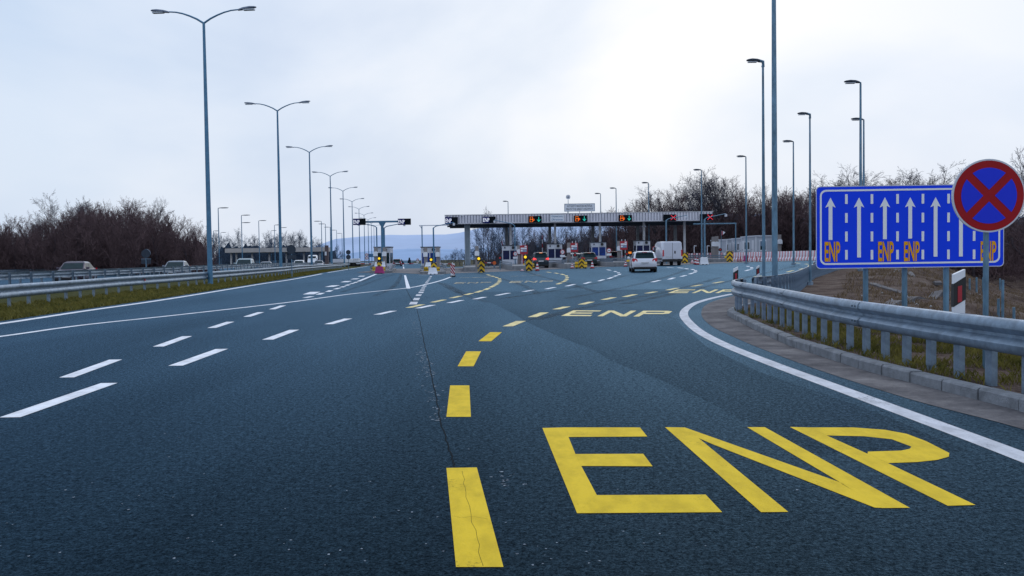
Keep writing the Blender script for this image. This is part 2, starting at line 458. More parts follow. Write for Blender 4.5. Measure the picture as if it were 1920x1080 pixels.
for Y in ye:
    for o_ in offs:
        X = xr(Y) + o_; vs.append((X, Y, emb_z(X, Y)))
n = len(offs)
for j in range(len(ye) - 1):
    for i in range(n - 1):
        a = j * n + i; fs.append((a, a + 1, a + n + 1, a + n))
mb.add(vs, fs); o = mb.build('embankment', 'embank', smooth=True); tag(o, kind='structure')

# ---- drain channel running down the embankment
def surf_strip(pts, w, dz, zf, mb, thick=.12):
    for a, b in zip(pts, pts[1:]):
        a = Vector(a); b = Vector(b); L_ = (b - a).length; k = max(1, int(L_ / .3))
        n = Vector((-(b - a).y, (b - a).x)).normalized() * w / 2
        for i in range(k):
            p = a.lerp(b, i / k); q = a.lerp(b, (i + 1) / k)
            c = [p - n, p + n, q + n, q - n]
            za_ = zf(p.x, p.y) + dz; zb_ = zf(q.x, q.y) + dz; top = [(c[0].x, c[0].y, za_), (c[1].x, c[1].y, za_), (c[2].x, c[2].y, zb_), (c[3].x, c[3].y, zb_)]; bot = [(v[0], v[1], v[2] - thick) for v in top]
            mb.add(top + bot, [(0, 3, 2, 1), (0, 1, 5, 4), (1, 2, 6, 5), (2, 3, 7, 6), (3, 0, 4, 7)])
def E(x, y):
    """point of the embankment seen at x, y"""
    d = ray(x, y); t = 6.0
    while t < 160:
        X, Y, Z = d.x * t, d.y * t, CAMH + d.z * t
        if X > xr(Y) and Z < emb_z(X, Y): return Vector((X, Y))
        t += .05
    return Vector((d.x * 60, d.y * 60))
mb = MB()
surf_strip([E(1640, 585), E(1700, 564), E(1772, 546)], .3, .05, emb_z, mb, .3)
o = mb.build('drain_channel', 'gutter'); tag(o, 'pale concrete drain channel running down the dirt embankment behind the sign posts', 'drain channel')
mb = MB()
surf_strip([E(1632, 533), E(1660, 542), E(1696, 553)], .25, .06, emb_z, mb, .1)
surf_strip([E(1680, 506), E(1710, 518), E(1760, 533)], .25, .06, emb_z, mb, .1)
o = mb.build('footpath', 'gutter'); tag(o, kind='structure')

# ---- kerb: separate stones of about 0.5 m in one sheet of setting
def resample(pts, step):
    out = [pts[0]]; acc = 0
    for a, b in zip(pts, pts[1:]):
        L_ = (b - a).length; t = step - acc
        while t <= L_:
            out.append(a.lerp(b, t / L_)); t += step
        acc = L_ - (t - step)
    return out
def smooth_path(pts, n=8):
    out = []
    for i in range(len(pts) - 1):
        p0 = pts[max(i - 1, 0)]; p1 = pts[i]; p2 = pts[i + 1]; p3 = pts[min(i + 2, len(pts) - 1)]
        for k in range(n):
            t = k / n
            out.append(.5 * ((2 * p1) + (p2 - p0) * t + (2 * p0 - 5 * p1 + 4 * p2 - p3) * t * t + (3 * p1 - p0 - 3 * p2 + p3) * t * t * t))
    out.append(pts[-1]); return out
kp = [Vector((xr(Y), Y, 0)) for Y in [-8 + .5 * i for i in range(0, 145)]]
kp = resample(kp, .62)
mb = MB()
for i in range(len(kp) - 1):
    a, b = kp[i], kp[i + 1]
    d = (b - a).normalized(); n = Vector((d.y, -d.x, 0)); a2 = a + d * .012; b2 = b - d * .012
    h = .125 + random.uniform(-.006, .006); j = random.uniform(-.008, .008)
    f0, f1 = n * (j), n * (.15 + j)
    za, zb = gz(a.x, a.y), gz(b.x, b.y)
    ch = .02
    def ring(p, z): return [p + f0 + Vector((0, 0, z - .1)), p + f0 + Vector((0, 0, z + h - ch)), p + f0 + n * ch + Vector((0, 0, z + h)), p + f1 + Vector((0, 0, z + h)), p + f1 + Vector((0, 0, z - .1))]
    mb.loft([ring(a2, za), ring(b2, zb)])
o = mb.build('kerb', 'kerb'); tag(o, kind='structure')

# ---------------------------------------------------------------- painted markings
def zp(v, h=.006): return Vector((v.x, v.y, gz(v.x, v.y) + h))
def strip(mb, px, w, h=.0028, sm=True):
    pts = [P(*p) for p in px]
    if sm: pts = smooth_path(pts, 10)
    L_ = []; 
    for i, p in enumerate(pts):
        t = (pts[min(i + 1, len(pts) - 1)] - pts[max(i - 1, 0)]); t.z = 0; t.normalize()
        n = Vector((-t.y, t.x, 0)) * w / 2
        L_.append((zp(p - n, h), zp(p + n, h)))
    vs = [v for pr in L_ for v in pr]
    mb.add(vs, [(2 * i, 2 * i + 2, 2 * i + 3, 2 * i + 1)[::-1] for i in range(len(L_) - 1)])
def dash(mb, xa, ya, xb, yb, w, h=.003):
    """dash from photo point a to b, ends cut square to the image's horizontal"""
    a, b = P(xa, ya), P(xb, yb)
    k = max(1, int((b - a).length / 1.2)); o = Vector((w / 2, 0, 0)); ps = []
    for i in range(k + 1):
        p = a.lerp(b, i / k); ps += [zp(p - o, h), zp(p + o, h)]
    mb.add(ps, [(2 * i, 2 * i + 1, 2 * i + 3, 2 * i + 2) for i in range(k)])
def pxpoly(mb, pts, h=.003):
    vs = [zp(P(*p), h) for p in pts]
    mb.add(vs, [tuple(range(len(vs)))])

gut = MB()
# gritty strip in front of the kerb
inner = [(2300, 930), (1920, 806), (1710, 750), (1535, 694), (1430, 655), (1380, 634), (1338, 614), (1319, 598), (1315, 586), (1321, 574), (1338, 565), (1362, 558), (1400, 549)]
pi_ = smooth_path([P(*p) for p in inner], 8)
vs = []
for p in pi_:
    vs += [zp(p, .004), Vector((max(p.x + .02, xr(p.y) - .003), p.y, gz(p.x, p.y) + .006))]
gut.add(vs, [(2 * i, 2 * i + 1, 2 * i + 3, 2 * i + 2) for i in range(len(pi_) - 1)])
o = gut.build('gutter', 'gutter'); tag(o, kind='structure')
def jag(px, amp, n=10):
    out = []
    for (a, b) in zip(px, px[1:]):
        for k in range(n):
            t = k / n; out.append((a[0] + (b[0] - a[0]) * t + random.uniform(-amp, amp) * (b[1] - 470) / 300, a[1] + (b[1] - a[1]) * t))
    out.append(px[-1]); return out
# newer asphalt to the right of the seam
seam = [(870, 548), (907, 561.7), (960, 586.7), (987, 603), (1053, 633), (1107, 653), (1147, 677), (1200, 697), (1290, 735), (1372, 776), (1520, 850)]
sp_ = smooth_path([P(*p) for p in seam], 6)
mb = MB(); vs = []
for p in sp_:
    e = xr(p.y) - 1.25 if p.y < 27 else xr(p.y) - 1.4
    row = [p.lerp(Vector((e, p.y, 0)), k / 6) for k in range(7)]
    vs += [zp(v, .0012) for v in row]
mb.add(vs, [(7 * i + k, 7 * i + k + 7, 7 * i + k + 8, 7 * i + k + 1) for i in range(len(sp_) - 1) for k in range(6)])
mb.build('newer_asphalt', 'asphalt2', road)
mb = MB()
strip(mb, jag([(781, 579), (787, 600), (795, 640), (806, 690), (818, 750), (829, 800), (848, 862), (853, 880)], 1.6), .012, .0019, False)
strip(mb, jag([(868, 884), (872, 915), (880, 950), (893, 1010), (906, 1062)], 1.6, 4), .0018, .0032, False)
strip(mb, jag([(848, 968), (866, 972), (884, 969), (915, 974)], .5, 4), .0012, .0032, False)
strip(mb, jag([(780, 575), (768, 555), (762, 543)], .6), .02, .0019, False)
strip(mb, [(1100, 560), (1160, 573), (1230, 588), (1280, 602)], .012, .0019)
mb.build('joint', 'tar', road)

mb = MB()
for px, w_ in [([(640, 548), (680, 535), (715, 522), (738, 515)], .22), ([(620, 540), (680, 528), (700, 520), (742, 514)], .2), ([(700, 556), (735, 540), (748, 525), (752, 514)], .25), ([(830, 531), (850, 540), (880, 556), (915, 567)], .25), ([(822, 530), (850, 545), (872, 554)], .2),
               ([(940, 560), (1040, 545), (1120, 530), (1180, 515)], .3), ([(1060, 560), (1150, 543), (1240, 522), (1290, 505)], .3), ([(1000, 600), (1120, 572), (1260, 545), (1350, 520)], .35), ([(1170, 570), (1290, 545), (1400, 520), (1500, 497)], .35), ([(1010, 552), (980, 535), (930, 520), (900, 513)], .3), ([(1120, 548), (1060, 530), (1010, 517), (985, 509)], .3)]:
    strip(mb, px, w_, .0022)
mb.build('tyre_mark', 'skid', road)
# white solid lines
mb = MB(); strip(mb, EDGE_L, .26); mb.build('edge_line', 'line_white', road)
mb = MB(); strip(mb, [(1374, 551), (1338, 558.5), (1305, 568), (1287, 579), (1282, 590), (1290, 603), (1312, 622), (1360, 647), (1450, 683), (1564, 725), (1753, 795), (1920, 858), (2200, 968)], .2)
mb.build('edge_line', 'line_edge', road)
mb = MB(); strip(mb, [(-200, 655), (0, 631), (152, 610), (320, 592), (480, 574), (560, 564.5), (660, 551), (764, 540), (800, 533), (830, 525), (847, 518.5)], .17)
mb.build('solid_line', 'line_white', road)
mb = MB()
pxpoly(mb, [(762, 541), (769.5, 541), (761, 516), (757.5, 516)]); pxpoly(mb, [(756.8, 509), (759.6, 509), (757.5, 500), (755.6, 500)]); pxpoly(mb, [(755.5, 498), (757, 498), (756, 495), (755, 495)])
mb.build('centre_line', 'line_white', road)
mb = MB()
for s in [(18, 783, 205, 718.5), (329, 686, 416, 654.5), (502, 637, 552, 618.5), (616, 608, 653, 597.5), (707, 590, 738, 583)]: dash(mb, *s, .2)
for a in [(784, 578, 812, 572), (842, 568, 866, 563), (890, 561, 909, 557), (931, 554, 954, 549.5), (982, 547, 999, 543.7), (1024, 542, 1040, 538.7), (1062, 536.7, 1077, 533), (1096, 532, 1107, 528.7),
          (1123, 527, 1132, 524), (1140, 523, 1148, 520), (1151, 518.5, 1157, 516.5), (1160, 515.4, 1163, 513.6), (1160, 512.2, 1159, 511), (1156, 509.8, 1152, 508.6), (1145, 507, 1138, 505.6)]:
    dash(mb, *a, .2)
mb.build('dashed_line', 'line_white', road)
mb = MB()
for a in [(1223, 529, 1237, 525.5), (1254, 524, 1264, 520.7), (1277, 518.7, 1286, 516.2), (1293, 514, 1299, 511.8), (1301.5, 511, 1305, 509.2), (1304, 508, 1304, 506.8), (1301, 506, 1297, 504.8), (1290, 504.6, 1285, 503.3), (1281, 503, 1271, 501.8), (1262, 501.8, 1249, 501),
          (1398, 508, 1405, 505.7), (1408, 504.8, 1410, 503.6), (1410, 502.3, 1408.5, 501.2), (1404, 500, 1401, 499)]:
    dash(mb, *a, .22)
mb.build('dashed_line', 'line_white', road)
mb = MB()
for a in [(125, 708, 217, 674.5), (297, 650, 351, 630.5), (397, 615, 432, 603.5), (463, 594, 489, 585.5), (510, 580, 531, 573)]: dash(mb, *a, .19)
for a in [(578, 552, 591, 547.3), (617, 538, 630, 535), (645, 529.2, 653, 527), (663, 523.7, 669, 522.2), (676, 518.6, 680, 517.2)]: dash(mb, *a, .45)
mb.build('dashed_line', 'line_white', road)
mb = MB()
for a in [(572, 558.5, 585, 555.8), (596, 552.5, 605, 549.3), (614, 547.2, 621, 544.4), (628, 542.3, 636, 540), (640, 538.7, 646, 537), (649, 535.5, 655, 533.5), (658, 532.2, 663, 530.9), (665, 530.2, 669, 528.7), (672, 527.6, 705, 514)]: dash(mb, *a, .22)
mb.build('block_line', 'line_white', road)
mb = MB()
for (x0, x1, y0, y1, sk) in [(767, 781, 571, 566, 3), (774, 785, 563, 558.7, 2.6), (779, 789, 555, 552, 2), (784, 793, 549.7, 547, 2), (787, 795, 545, 543, 1.5), (789.5, 796.5, 541, 539.2, 1.4), (792, 799, 537.4, 535.6, 1.2),
                             (794, 800.5, 534, 532.6, 1), (796.5, 802, 531.2, 529.8, 1), (798, 803.5, 528.6, 527.5, .8), (800, 805, 526.2, 525.2, .8), (802, 806.5, 524, 523, .6), (803.5, 808, 521.8, 520.8, .6), (805.5, 809.5, 519.3, 517.8, .6)]:
    pxpoly(mb, [(x0, y0), (x1, y0), (x1 + sk, y1), (x0 + sk, y1)])
mb.build('block_line', 'line_edge', road)
# yellow lines
mb = MB()
pxpoly(mb, [(855, 1064), (944, 1064), (894, 877), (837, 878)], .0026)
pxpoly(mb, [(837, 782), (883, 782), (880, 723), (844, 723)], .0026)
pxpoly(mb, [(858, 687), (888, 687), (902, 659), (874, 659)], .0026)
pxpoly(mb, [(897, 640), (921, 640), (941, 623), (919, 623)], .0026)
mb.build('yellow_dashed_line', 'line_yellow', road)
mb = MB()
for a in [(952, 612, 977, 602), (998, 594.7, 1021, 586), (1043, 580, 1063, 575), (1090, 571, 1109, 566), (1132, 562, 1151, 557.7), (1171, 556.7, 1191, 552), (1213, 550, 1229, 547), (1252, 544, 1270, 540), (1298, 537, 1315, 534), (1338, 531, 1355, 528), (1414, 519, 1430, 517), (1476, 510, 1487, 507.2), (1499, 505, 1508, 503.2), (1517, 500, 1518, 497.5), (1516, 495.7, 1510, 494.9), (1500, 493.6, 1489, 492.8)]:
    dash(mb, *a, .22)
mb.build('yellow_dashed_line', 'line_pale', road)
mb = MB()
for a in [(766, 577, 792, 571), (811, 567, 833, 562), (846, 559, 864, 555), (873, 553, 885, 549.7), (892, 548.7, 904, 544.8), (909, 543.7, 917, 540.2), (919, 539, 926, 536), (925.5, 535.4, 932, 533), (930, 532, 935.5, 530), (934, 529, 938, 527.3), (936, 526.2, 938, 524.8), (937, 523.5, 936, 522.2), (933, 521, 929, 519.7), (927, 518.8, 921, 517.4), (919, 516.4, 913, 514.8),
          (1045, 533, 1052, 530.3), (1054, 529, 1060, 527), (1059, 526, 1064, 523.5), (1062, 522, 1064.5, 520), (1063, 518.4, 1061, 516.6), (1058, 515.5, 1052, 513.8), (1047, 513, 1040, 511.7), (1033, 511, 1025, 510)]:
    dash(mb, *a, .2)
mb.build('yellow_dashed_line', 'line_pale', road)
# big ENP letters
mb = MB()
def letters(mb, polys, tr):
    for poly in polys:
        mb.add([zp(P(*tr(*p)), .008 if p else 0) for p in poly], [tuple(range(len(poly)))])
idt = lambda x, y: (x, y)
BIG = [  # E
    [(1082, 963), (1120, 963), (1055, 802), (1017, 803)][:2] + [(1120, 928), (1070, 820), (1065, 802), (1017, 803)],
]
mb.cur = 0
E_ = [[(1082, 963), (1354, 961), (1323, 928), (1119, 929)], [(1082, 963), (1119, 929), (1090, 874.5), (1079, 852), (1066, 820), (1057, 802), (1017, 803)],
      [(1066, 820), (1213.5, 819), (1200, 802), (1057, 802)], [(1090, 874.5), (1223.5, 875), (1206, 851.5), (1079, 852)]]
N_ = [[(1427, 961), (1478, 960.5), (1310, 822), (1284, 802), (1247, 801.5)], [(1310, 822), (1640, 945), (1653, 953), (1645, 953), (1575, 907), (1370, 826), (1284, 802)],
      [(1653, 953.5), (1706, 953), (1434, 801.5), (1401, 801.5), (1575, 905), (1630, 940)]]
N_[1] = [(1310, 822), (1335, 833), (1640, 952.5), (1655, 953.2), (1580, 909), (1575, 905), (1284, 802)]
P_ = [[(1777, 949), (1829, 947.5), (1665, 869), (1627, 851.5), (1550, 817), (1518, 802), (1481, 801)],
      [(1518, 802), (1550, 817), (1620, 818.5), (1672, 824), (1709, 838), (1737, 828), (1700, 814), (1660, 806.5), (1600, 802)],
      [(1709, 838), (1706, 842), (1690, 845.5), (1627, 847.5), (1627, 851.5), (1665, 869), (1720, 867), (1757, 863), (1779, 857), (1780, 850), (1737, 828)]]
for i, L_ in enumerate((E_, N_, P_)):
    for j, poly in enumerate(L_):
        mb.add([zp(P(*p), .0026 + .0002 * j) for p in poly], [tuple(range(len(poly)))])
mb.build('yellow_lettering', 'line_yellow', road)
def enp(quad, m, parent=road, wt=.19):
    """ENP letters mapped bilinearly in a ground quad given by photo corners: bl, br, tr, tl"""
    q = [P(*c) for c in quad]
    def at(u, v): return q[0] * (1 - u) * (1 - v) + q[1] * u * (1 - v) + q[2] * u * v + q[3] * (1 - u) * v
    w = .055
    polys = [[(0, 0), (w, 0), (w, 1), (0, 1)], [(w, 0), (.29, 0), (.29, wt), (w, wt)], [(w, 1 - wt), (.29, 1 - wt), (.29, 1), (w, 1)], [(w, .5 - wt / 2), (.25, .5 - wt / 2), (.25, .5 + wt / 2), (w, .5 + wt / 2)],
             [(.36, 0), (.36 + w, 0), (.36 + w, 1), (.36, 1)], [(.585, 0), (.585 + w, 0), (.585 + w, 1), (.585, 1)], [(.36 + w, 1), (.36 + w, .72), (.585, 0), (.585, .28)],
             [(.71, 0), (.71 + w, 0), (.71 + w, 1), (.71, 1)], [(.71 + w, 1 - wt), (.92, 1 - wt), (.95, 1), (.71 + w, 1)], [(.71 + w, .42), (.95, .42), (.92, .42 + wt), (.71 + w, .42 + wt)], [(.95, .42), (1, .52), (1, .9), (.95, 1), (.92, 1 - wt), (.94, .8), (.94, .64), (.92, .42 + wt)]]
    mb = MB()
    for poly in polys: mb.add([zp(at(*p), .003) for p in poly], [tuple(range(len(poly)))])
    mb.build('yellow_lettering', m, parent)
enp([(1052, 592.5), (1245, 594), (1262, 583), (1075, 582)], 'line_pale')
enp([(1252, 549.5), (1378, 549.5), (1392, 543), (1270, 543)], 'line_pale')
enp([(954, 530.6), (1034, 529.2), (1038, 526), (958, 527)], 'line_faded', wt=.24)
enp([(850, 532.2), (920, 530.6), (922, 528.6), (855, 529.5)], 'line_faded', wt=.24)
mb = MB()
for a in [(862, 521, 880, 520.6), (884, 520.8, 900, 520), (904, 520, 922, 519)]: strip(mb, [a[:2], a[2:]], .45, sm=False)
for a in [(958, 518, 971, 517.6), (979, 517.3, 985, 517), (994, 516.6, 1002, 516.2), (1006, 515.8, 1019, 515.2)]: strip(mb, [a[:2], a[2:]], .45, sm=False)
mb.build('worn_marking', 'line_faded', road)
# worn-off remains of an old line along the crack
mb = MB(); rf_ = random.Random(3)
def flecks(px, n, jx):
    for k in range(n):
        t = rf_.random(); q = px[0][0] + (px[1][0] - px[0][0]) * t, px[0][1] + (px[1][1] - px[0][1]) * t
        sc_ = (q[1] - 478) / 300; c_ = P(q[0] + rf_.gauss(0, 1) * jx * sc_, q[1] + rf_.uniform(-2, 2)); r_ = rf_.uniform(.006, .02) * (1.1 if jx < 30 else .5)
        mb.add([zp(c_ + Vector((r_ * rf_.uniform(.5, 1.3) * math.cos(a), r_ * rf_.uniform(.5, 1.6) * math.sin(a), 0)), .0016) for a in (.3, 1.6, 2.9, 4.1, 5.4)], [(0, 1, 2, 3, 4)])
flecks([(776, 600), (786, 630)], 70, 10); flecks([(792, 660), (806, 706)], 90, 9); flecks([(806, 720), (826, 790)], 60, 9); flecks([(785, 640), (796, 668)], 30, 10); flecks([(930, 885), (945, 912)], 14, 20)
flecks([(100, 900), (500, 1060)], 40, 300); flecks([(300, 800), (1000, 1050)], 50, 300); flecks([(900, 960), (1000, 1060)], 30, 60)
mb.build('worn_marking', 'line_old', road)
# low threshold lines in front of the toll islands
mb = MB()
for a in [((690, 513.7), (735, 513.2)), ((785, 515.5), (832, 515)), ((700, 514.8), (716, 514.6)), ((868, 512), (895, 511.2))]: strip(mb, list(a), .5, sm=False)
mb.build('stop_line', 'line_edge', road)
# concrete apron under the toll lanes
mb = MB(); vs = []
ap = [(668, 511), (745, 512), (800, 514.5), (860, 512.5), (950, 509), (1040, 504.8), (1130, 500.5), (1230, 498), (1330, 494.6), (1420, 491.5), (1500, 489.5), (1560, 488)]
ap = [P(*p) for p in ap]
for p in ap:
    for k in range(9):
        Y = p.y + (128 - p.y) * k / 8; X = p.x - (Y - p.y) * .05; vs.append(Vector((X, Y, gz(X, Y) + .012)))
mb.add(vs, [(9 * i + k, 9 * i + 9 + k, 9 * i + 10 + k, 9 * i + k + 1) for i in range(len(ap) - 1) for k in range(8)])
M['apron'] = mat('apron_concrete', (.13, .13, .145), .85, 0, .25, .35, .3, 20)
o = mb.build('pavement', 'apron'); tag(o, kind='structure')

# ---------------------------------------------------------------- guard rails
WB = [(0, .31), (.03, .312), (.06, .30), (.083, .265), (.083, .225), (.055, .195), (.012, .17), (.012, .14), (.055, .115), (.083, .085), (.083, .045), (.06, .01), (.03, -.002), (0, 0)]
def guard_rail(label, path, ztop, spacing, side, group=None, postw=.11, maxpost=99, hgt=.33, red_at=(), m='galv', zf=None, posttop=None, zbase=None):
    """path of ground points; side=+1 puts the beam to the left of travel"""
    zf = zf or (lambda p: gz(p.x, p.y))
    root = thing('guard_rail', label, 'guard rail', (path[0].x, path[0].y, zf(path[0])), 0, group)
    O = Vector(root.location)
    pts = resample(path, .5)
    def nrm(i):
        t = pts[min(i + 1, len(pts) - 1)] - pts[max(i - 1, 0)]; t.z = 0; t.normalize(); return Vector((-t.y, t.x, 0)) * side, t
    mb = MB(); rings = []; lap = []
    bl = MB()
    for i, p in enumerate(pts):
        n, t = nrm(i); zt = ztop if not callable(ztop) else ztop(p)
        zt += zf(p)
        r = [Vector((p.x, p.y, 0)) + n * (.06 + u) + Vector((0, 0, zt - hgt + v * hgt / .31)) for u, v in WB] + [Vector((p.x, p.y, 0)) + n * (.056 + u) + Vector((0, 0, zt - hgt + v * hgt / .31)) for u, v in WB[::-1]]
        rings.append([q - O for q in r])
        if i % 8 == 4 and 0 < i < len(pts) - 1:
            lap.append([[Vector((p.x, p.y, 0)) + t * e_ + n * (.064 + u * 1.03) + Vector((0, 0, zt - hgt + v * hgt / .31)) - O for u, v in WB] for e_ in (-.13, .13)])
        if i % 8 == 4:
            for dv in (.25, .07):
                for dt in (-.05, .05):
                    c = Vector((p.x, p.y, zt - hgt + dv * hgt / .31)) + n * .145 + t * dt - O
                    bl.cbox(c, (.022, .022, .022))
    mb.loft(rings)
    for lr in lap:
        k_ = len(lr[0]); mb.add(lr[0] + lr[1], [(q, q + 1, q + 1 + k_, q + k_) if side < 0 else (q + 1, q, q + k_, q + 1 + k_) for q in range(k_ - 1)])
    mb.cur = 1; mb.add(bl.v, bl.f); mb.build('beam', [m, 'darkmetal'], root, smooth=True)
    pp = resample(path, spacing)[:maxpost]
    me = None
    for i, p in enumerate(pp):
        j = min(int(i * spacing / .5), len(pts) - 1); n, t = nrm(j)
        zt = (ztop if not callable(ztop) else ztop(p)); zg = 0
        if me is None:
            b_ = MB(); w = postw / 2
            b_.box(-w, w, -.012, .0, -.5, zt - .02); b_.box(-w, -w + .008, -.06, -.012, -.5, zt - .02); b_.box(w - .008, w, -.06, -.012, -.5, zt - .02)
            o = b_.build('post', m, root); me = o.data
        else:
            o = bpy.data.objects.new('post', me); COL.objects.link(o); o.parent = root
        o.location = Vector((p.x, p.y, zf(p))) + n * .045 - O
        o.rotation_euler = (0, 0, math.atan2(n.y, n.x) - math.pi / 2)
    for k in red_at:
        p = pts[min(k, len(pts) - 1)]; n, t = nrm(min(k, len(pts) - 1))
        b_ = MB(); zt = (ztop if not callable(ztop) else ztop(p)) + zf(p)
        b_.cbox((0, 0, 0), (.10, .03, .09)); o = b_.build('reflector', 'red', root)
        o.location = Vector((p.x, p.y, zt - hgt * .5)) + n * .14 - O; o.rotation_euler = (0, 0, math.atan2(n.y, n.x) - math.pi / 2)
    return root

rail_r = [Vector((xr(Y) + .42 - .02 * max(0, 8 - Y), Y, 0)) for Y in [-2, 2, 5, 8, 10, 12, 14, 16, 18, 19.5, 21, 22.5, 24, 25.5, 27, 28.5, 30]]
rail_r = smooth_path(rail_r, 4)
nearp_ = [Vector((xr(Y) + interp([(-5, .35), (10, .35), (18, .45), (20, .3), (22, .2), (24, .35)], Y), Y, 0)) for Y in [-2 + .6 * i for i in range(43)]]
nearp = smooth_path([nearp_[i] for i in range(0, 36, 5)] + nearp_[36:], 3)
farp = [Vector((xr(Y) + .38, Y, 0)) for Y in [24.1 + 1.0 * i for i in range(46)]]
farp[0].x = xr(24.1) + .2
def zkerb(p): return gz(p.x, p.y) + .1
guard_rail('near galvanised guard rail curving along the kerb in front of the blue lane sign', nearp, .69, .58, 1, 'guard rails on the right verge', .115, 99, .33, red_at=(56,), zf=zkerb)
guard_rail('far guard rail seen from behind, running from the bend along the plaza edge', farp, .69, .6, 1, 'guard rails on the right verge', .13, 99, .33, zf=zkerb)

RL = [(-260, 622), (0, 581), (42, 575), (116, 566), (176, 558), (241, 550), (320, 542), (400, 533), (480, 523.5), (560, 512.5), (640, 502), (690, 496)]
rl = smooth_path([P(*p) for p in RL], 6)
rl2 = [Vector((p.x, p.y, 0)) for p in rl]
guard_rail('front guard rail of the median with a double ridge beam above the grass strip', rl2, .76, 1.55, -1, 'guard rails in the left median', .16, 99, .42, red_at=(46, 150))
def ofs(path, dx): return [Vector((p.x + dx, p.y, 0)) for p in path]
guard_rail('rear guard rail of the median, higher and farther back, beside the oncoming lanes', ofs(rl2, -4.6), 1.03, 2.0, 1, 'guard rails in the left median', .13, 99, .32)
guard_rail('outer guard rail along the rear edge of the median just behind the higher rail', ofs(rl2, -6.2), .98, 2.0, -1, 'guard rails in the left median', .13, 99, .3)
guard_rail('distant guard rail beyond the oncoming lanes in front of the dark wood', [p - Vector((30, 0, 0)) for p in rl2], .75, 4.0, 1, None, .13, 60, .3)

# ---------------------------------------------------------------- grass
def blades(name, label, n, fn, h0, h1, w, m):
    vs = []; fs = []
    for i in range(n):
        p = fn()
        if p is None: continue
        h = random.uniform(h0, h1); a = random.uniform(0, math.pi); dx, dy = math.cos(a) * w, math.sin(a) * w
        lx, ly = random.gauss(0, .4) * h, random.gauss(0, .4) * h
        o = len(vs)
        vs += [(p[0] - dx, p[1] - dy, p[2]), (p[0] + dx, p[1] + dy, p[2]), (p[0] + lx * .4 + dx * .6, p[1] + ly * .4 + dy * .6, p[2] + h * .6), (p[0] + lx, p[1] + ly, p[2] + h * .95)]
        fs.append((o, o + 1, o + 2, o + 3))
    mb = MB(); mb.add(vs, fs); o = mb.build(name, m); tag(o, label, 'grass', kind='stuff'); return o
def clump_ok(x, y, s=1.0): return math.sin(x * 3.1 * s + y * 1.7 * s) * math.sin(y * 2.3 * s - x * 1.1 * s) + .25 * math.sin(9 * x + 7 * y) > -.35
def f1():
    Y = 5 + 16.5 * random.random() ** 1.1; X = xr(Y) + .16 + random.random() ** .8 * 3.0
    if not clump_ok(X, Y): return None
    return X, Y, emb_z(X, Y) - .01
blades('grass', 'green and yellowish grass on the verge under the right guard rail', 42000, f1, .04, .13, .006, 'blade')
def f2():
    Y = 6 + 70 * random.random(); X = xr(Y) + 1.8 + random.random() ** .9 * 14
    if not clump_ok(X, Y, .6): return None
    return X, Y, emb_z(X, Y) - .01
blades('dry_grass', 'dry brown grass on the embankment behind the right guard rail', 45000, f2, .05, .2, .012, 'blade_dry')
def f3():
    Y = 14 + 110 * random.random() ** 1.7; X = xl(Y) - .02 - random.random() * (interp([(14, 4.4), (40, 3.6), (130, 3)], Y))
    return X, Y, gz(X, Y) - .06 + .03
blades('grass', 'green grass strip of the median along the left edge line', 70000, f3, .06, .2, .018, 'blade')
# strip of turf under it
mb = MB(); vs = []
yy = [-10, 0, 10, 20, 30, 40, 60, 80, 100, 130, 160, 200]
for Y in yy:
    for k, u in enumerate([0, .4, 2, 4, 6, 8]): X = xl(Y) - u - .0; vs.append((X, Y, gz(X, Y) + [-.02, .02, .04, .05, .04, .0][k]))
mb.add(vs, [(6 * i + k, 6 * i + k + 6, 6 * i + k + 7, 6 * i + k + 1) for i in range(len(yy) - 1) for k in range(5)])
M['turf'] = ground_mat('median_turf', [(.03, .035, .01), (.055, .06, .014), (.085, .075, .03)], 1.2)
o = mb.build('median', 'turf', smooth=True); tag(o, kind='structure')
# weeds at the kerb
mb = MB()
# pale stones and litter on the embankment
st = MB()
for i in range(110):
    Y = random.uniform(14, 60); X = xr(Y) + random.uniform(2.5, 12); z = emb_z(X, Y); r = random.uniform(.02, .06)
    rr = [[(X + r * random.uniform(.6, 1.1) * math.cos(k * 1.256) * q, Y + r * random.uniform(.6, 1.1) * math.sin(k * 1.256) * q, z + zz * r) for k in range(5)] for q, zz in ((1, -.2), (.95, .4), (.4, .9))]
    st.loft(rr)
o = st.build('loose_stones', 'stone'); tag(o, 'scattered pale stones and scraps on the dirt embankment', 'stones', kind='stuff')

# ---------------------------------------------------------------- lamps
def lamp_head(name, m2, root, x, y, z, rz=0, L_=.95, up=.06, lens=True):
    """flat street lamp head pointing +x (rz=0) or -x (rz=pi)"""
    rings = []
    for t, w, h in [(0, .05, .05), (.12, .09, .07), (.3, .15, .09), (.65, .17, .085), (.9, .12, .05), (1, .05, .02)]:
        xx = t * L_; zz = t * up * 2
        rings.append([(xx, -w, zz), (xx, -w * .8, zz + h), (xx, w * .8, zz + h), (xx, w, zz), (xx, w * .7, zz - .03), (xx, -w * .7, zz - .03)])
    mb = MB(); mb.loft(rings); h = mb.build(name, m2, root, smooth=True); h.location = (x, y, z); h.rotation_euler = (0, 0, rz)
    if lens:
        mb = MB(); mb.box(L_ * .3, L_ * .9, -.12, .12, up * .4 - .055, up * 1.3 - .045); mb.build('lens', 'lens', h)
    return h
LAMPG = 'double-armed street lamps along the median'
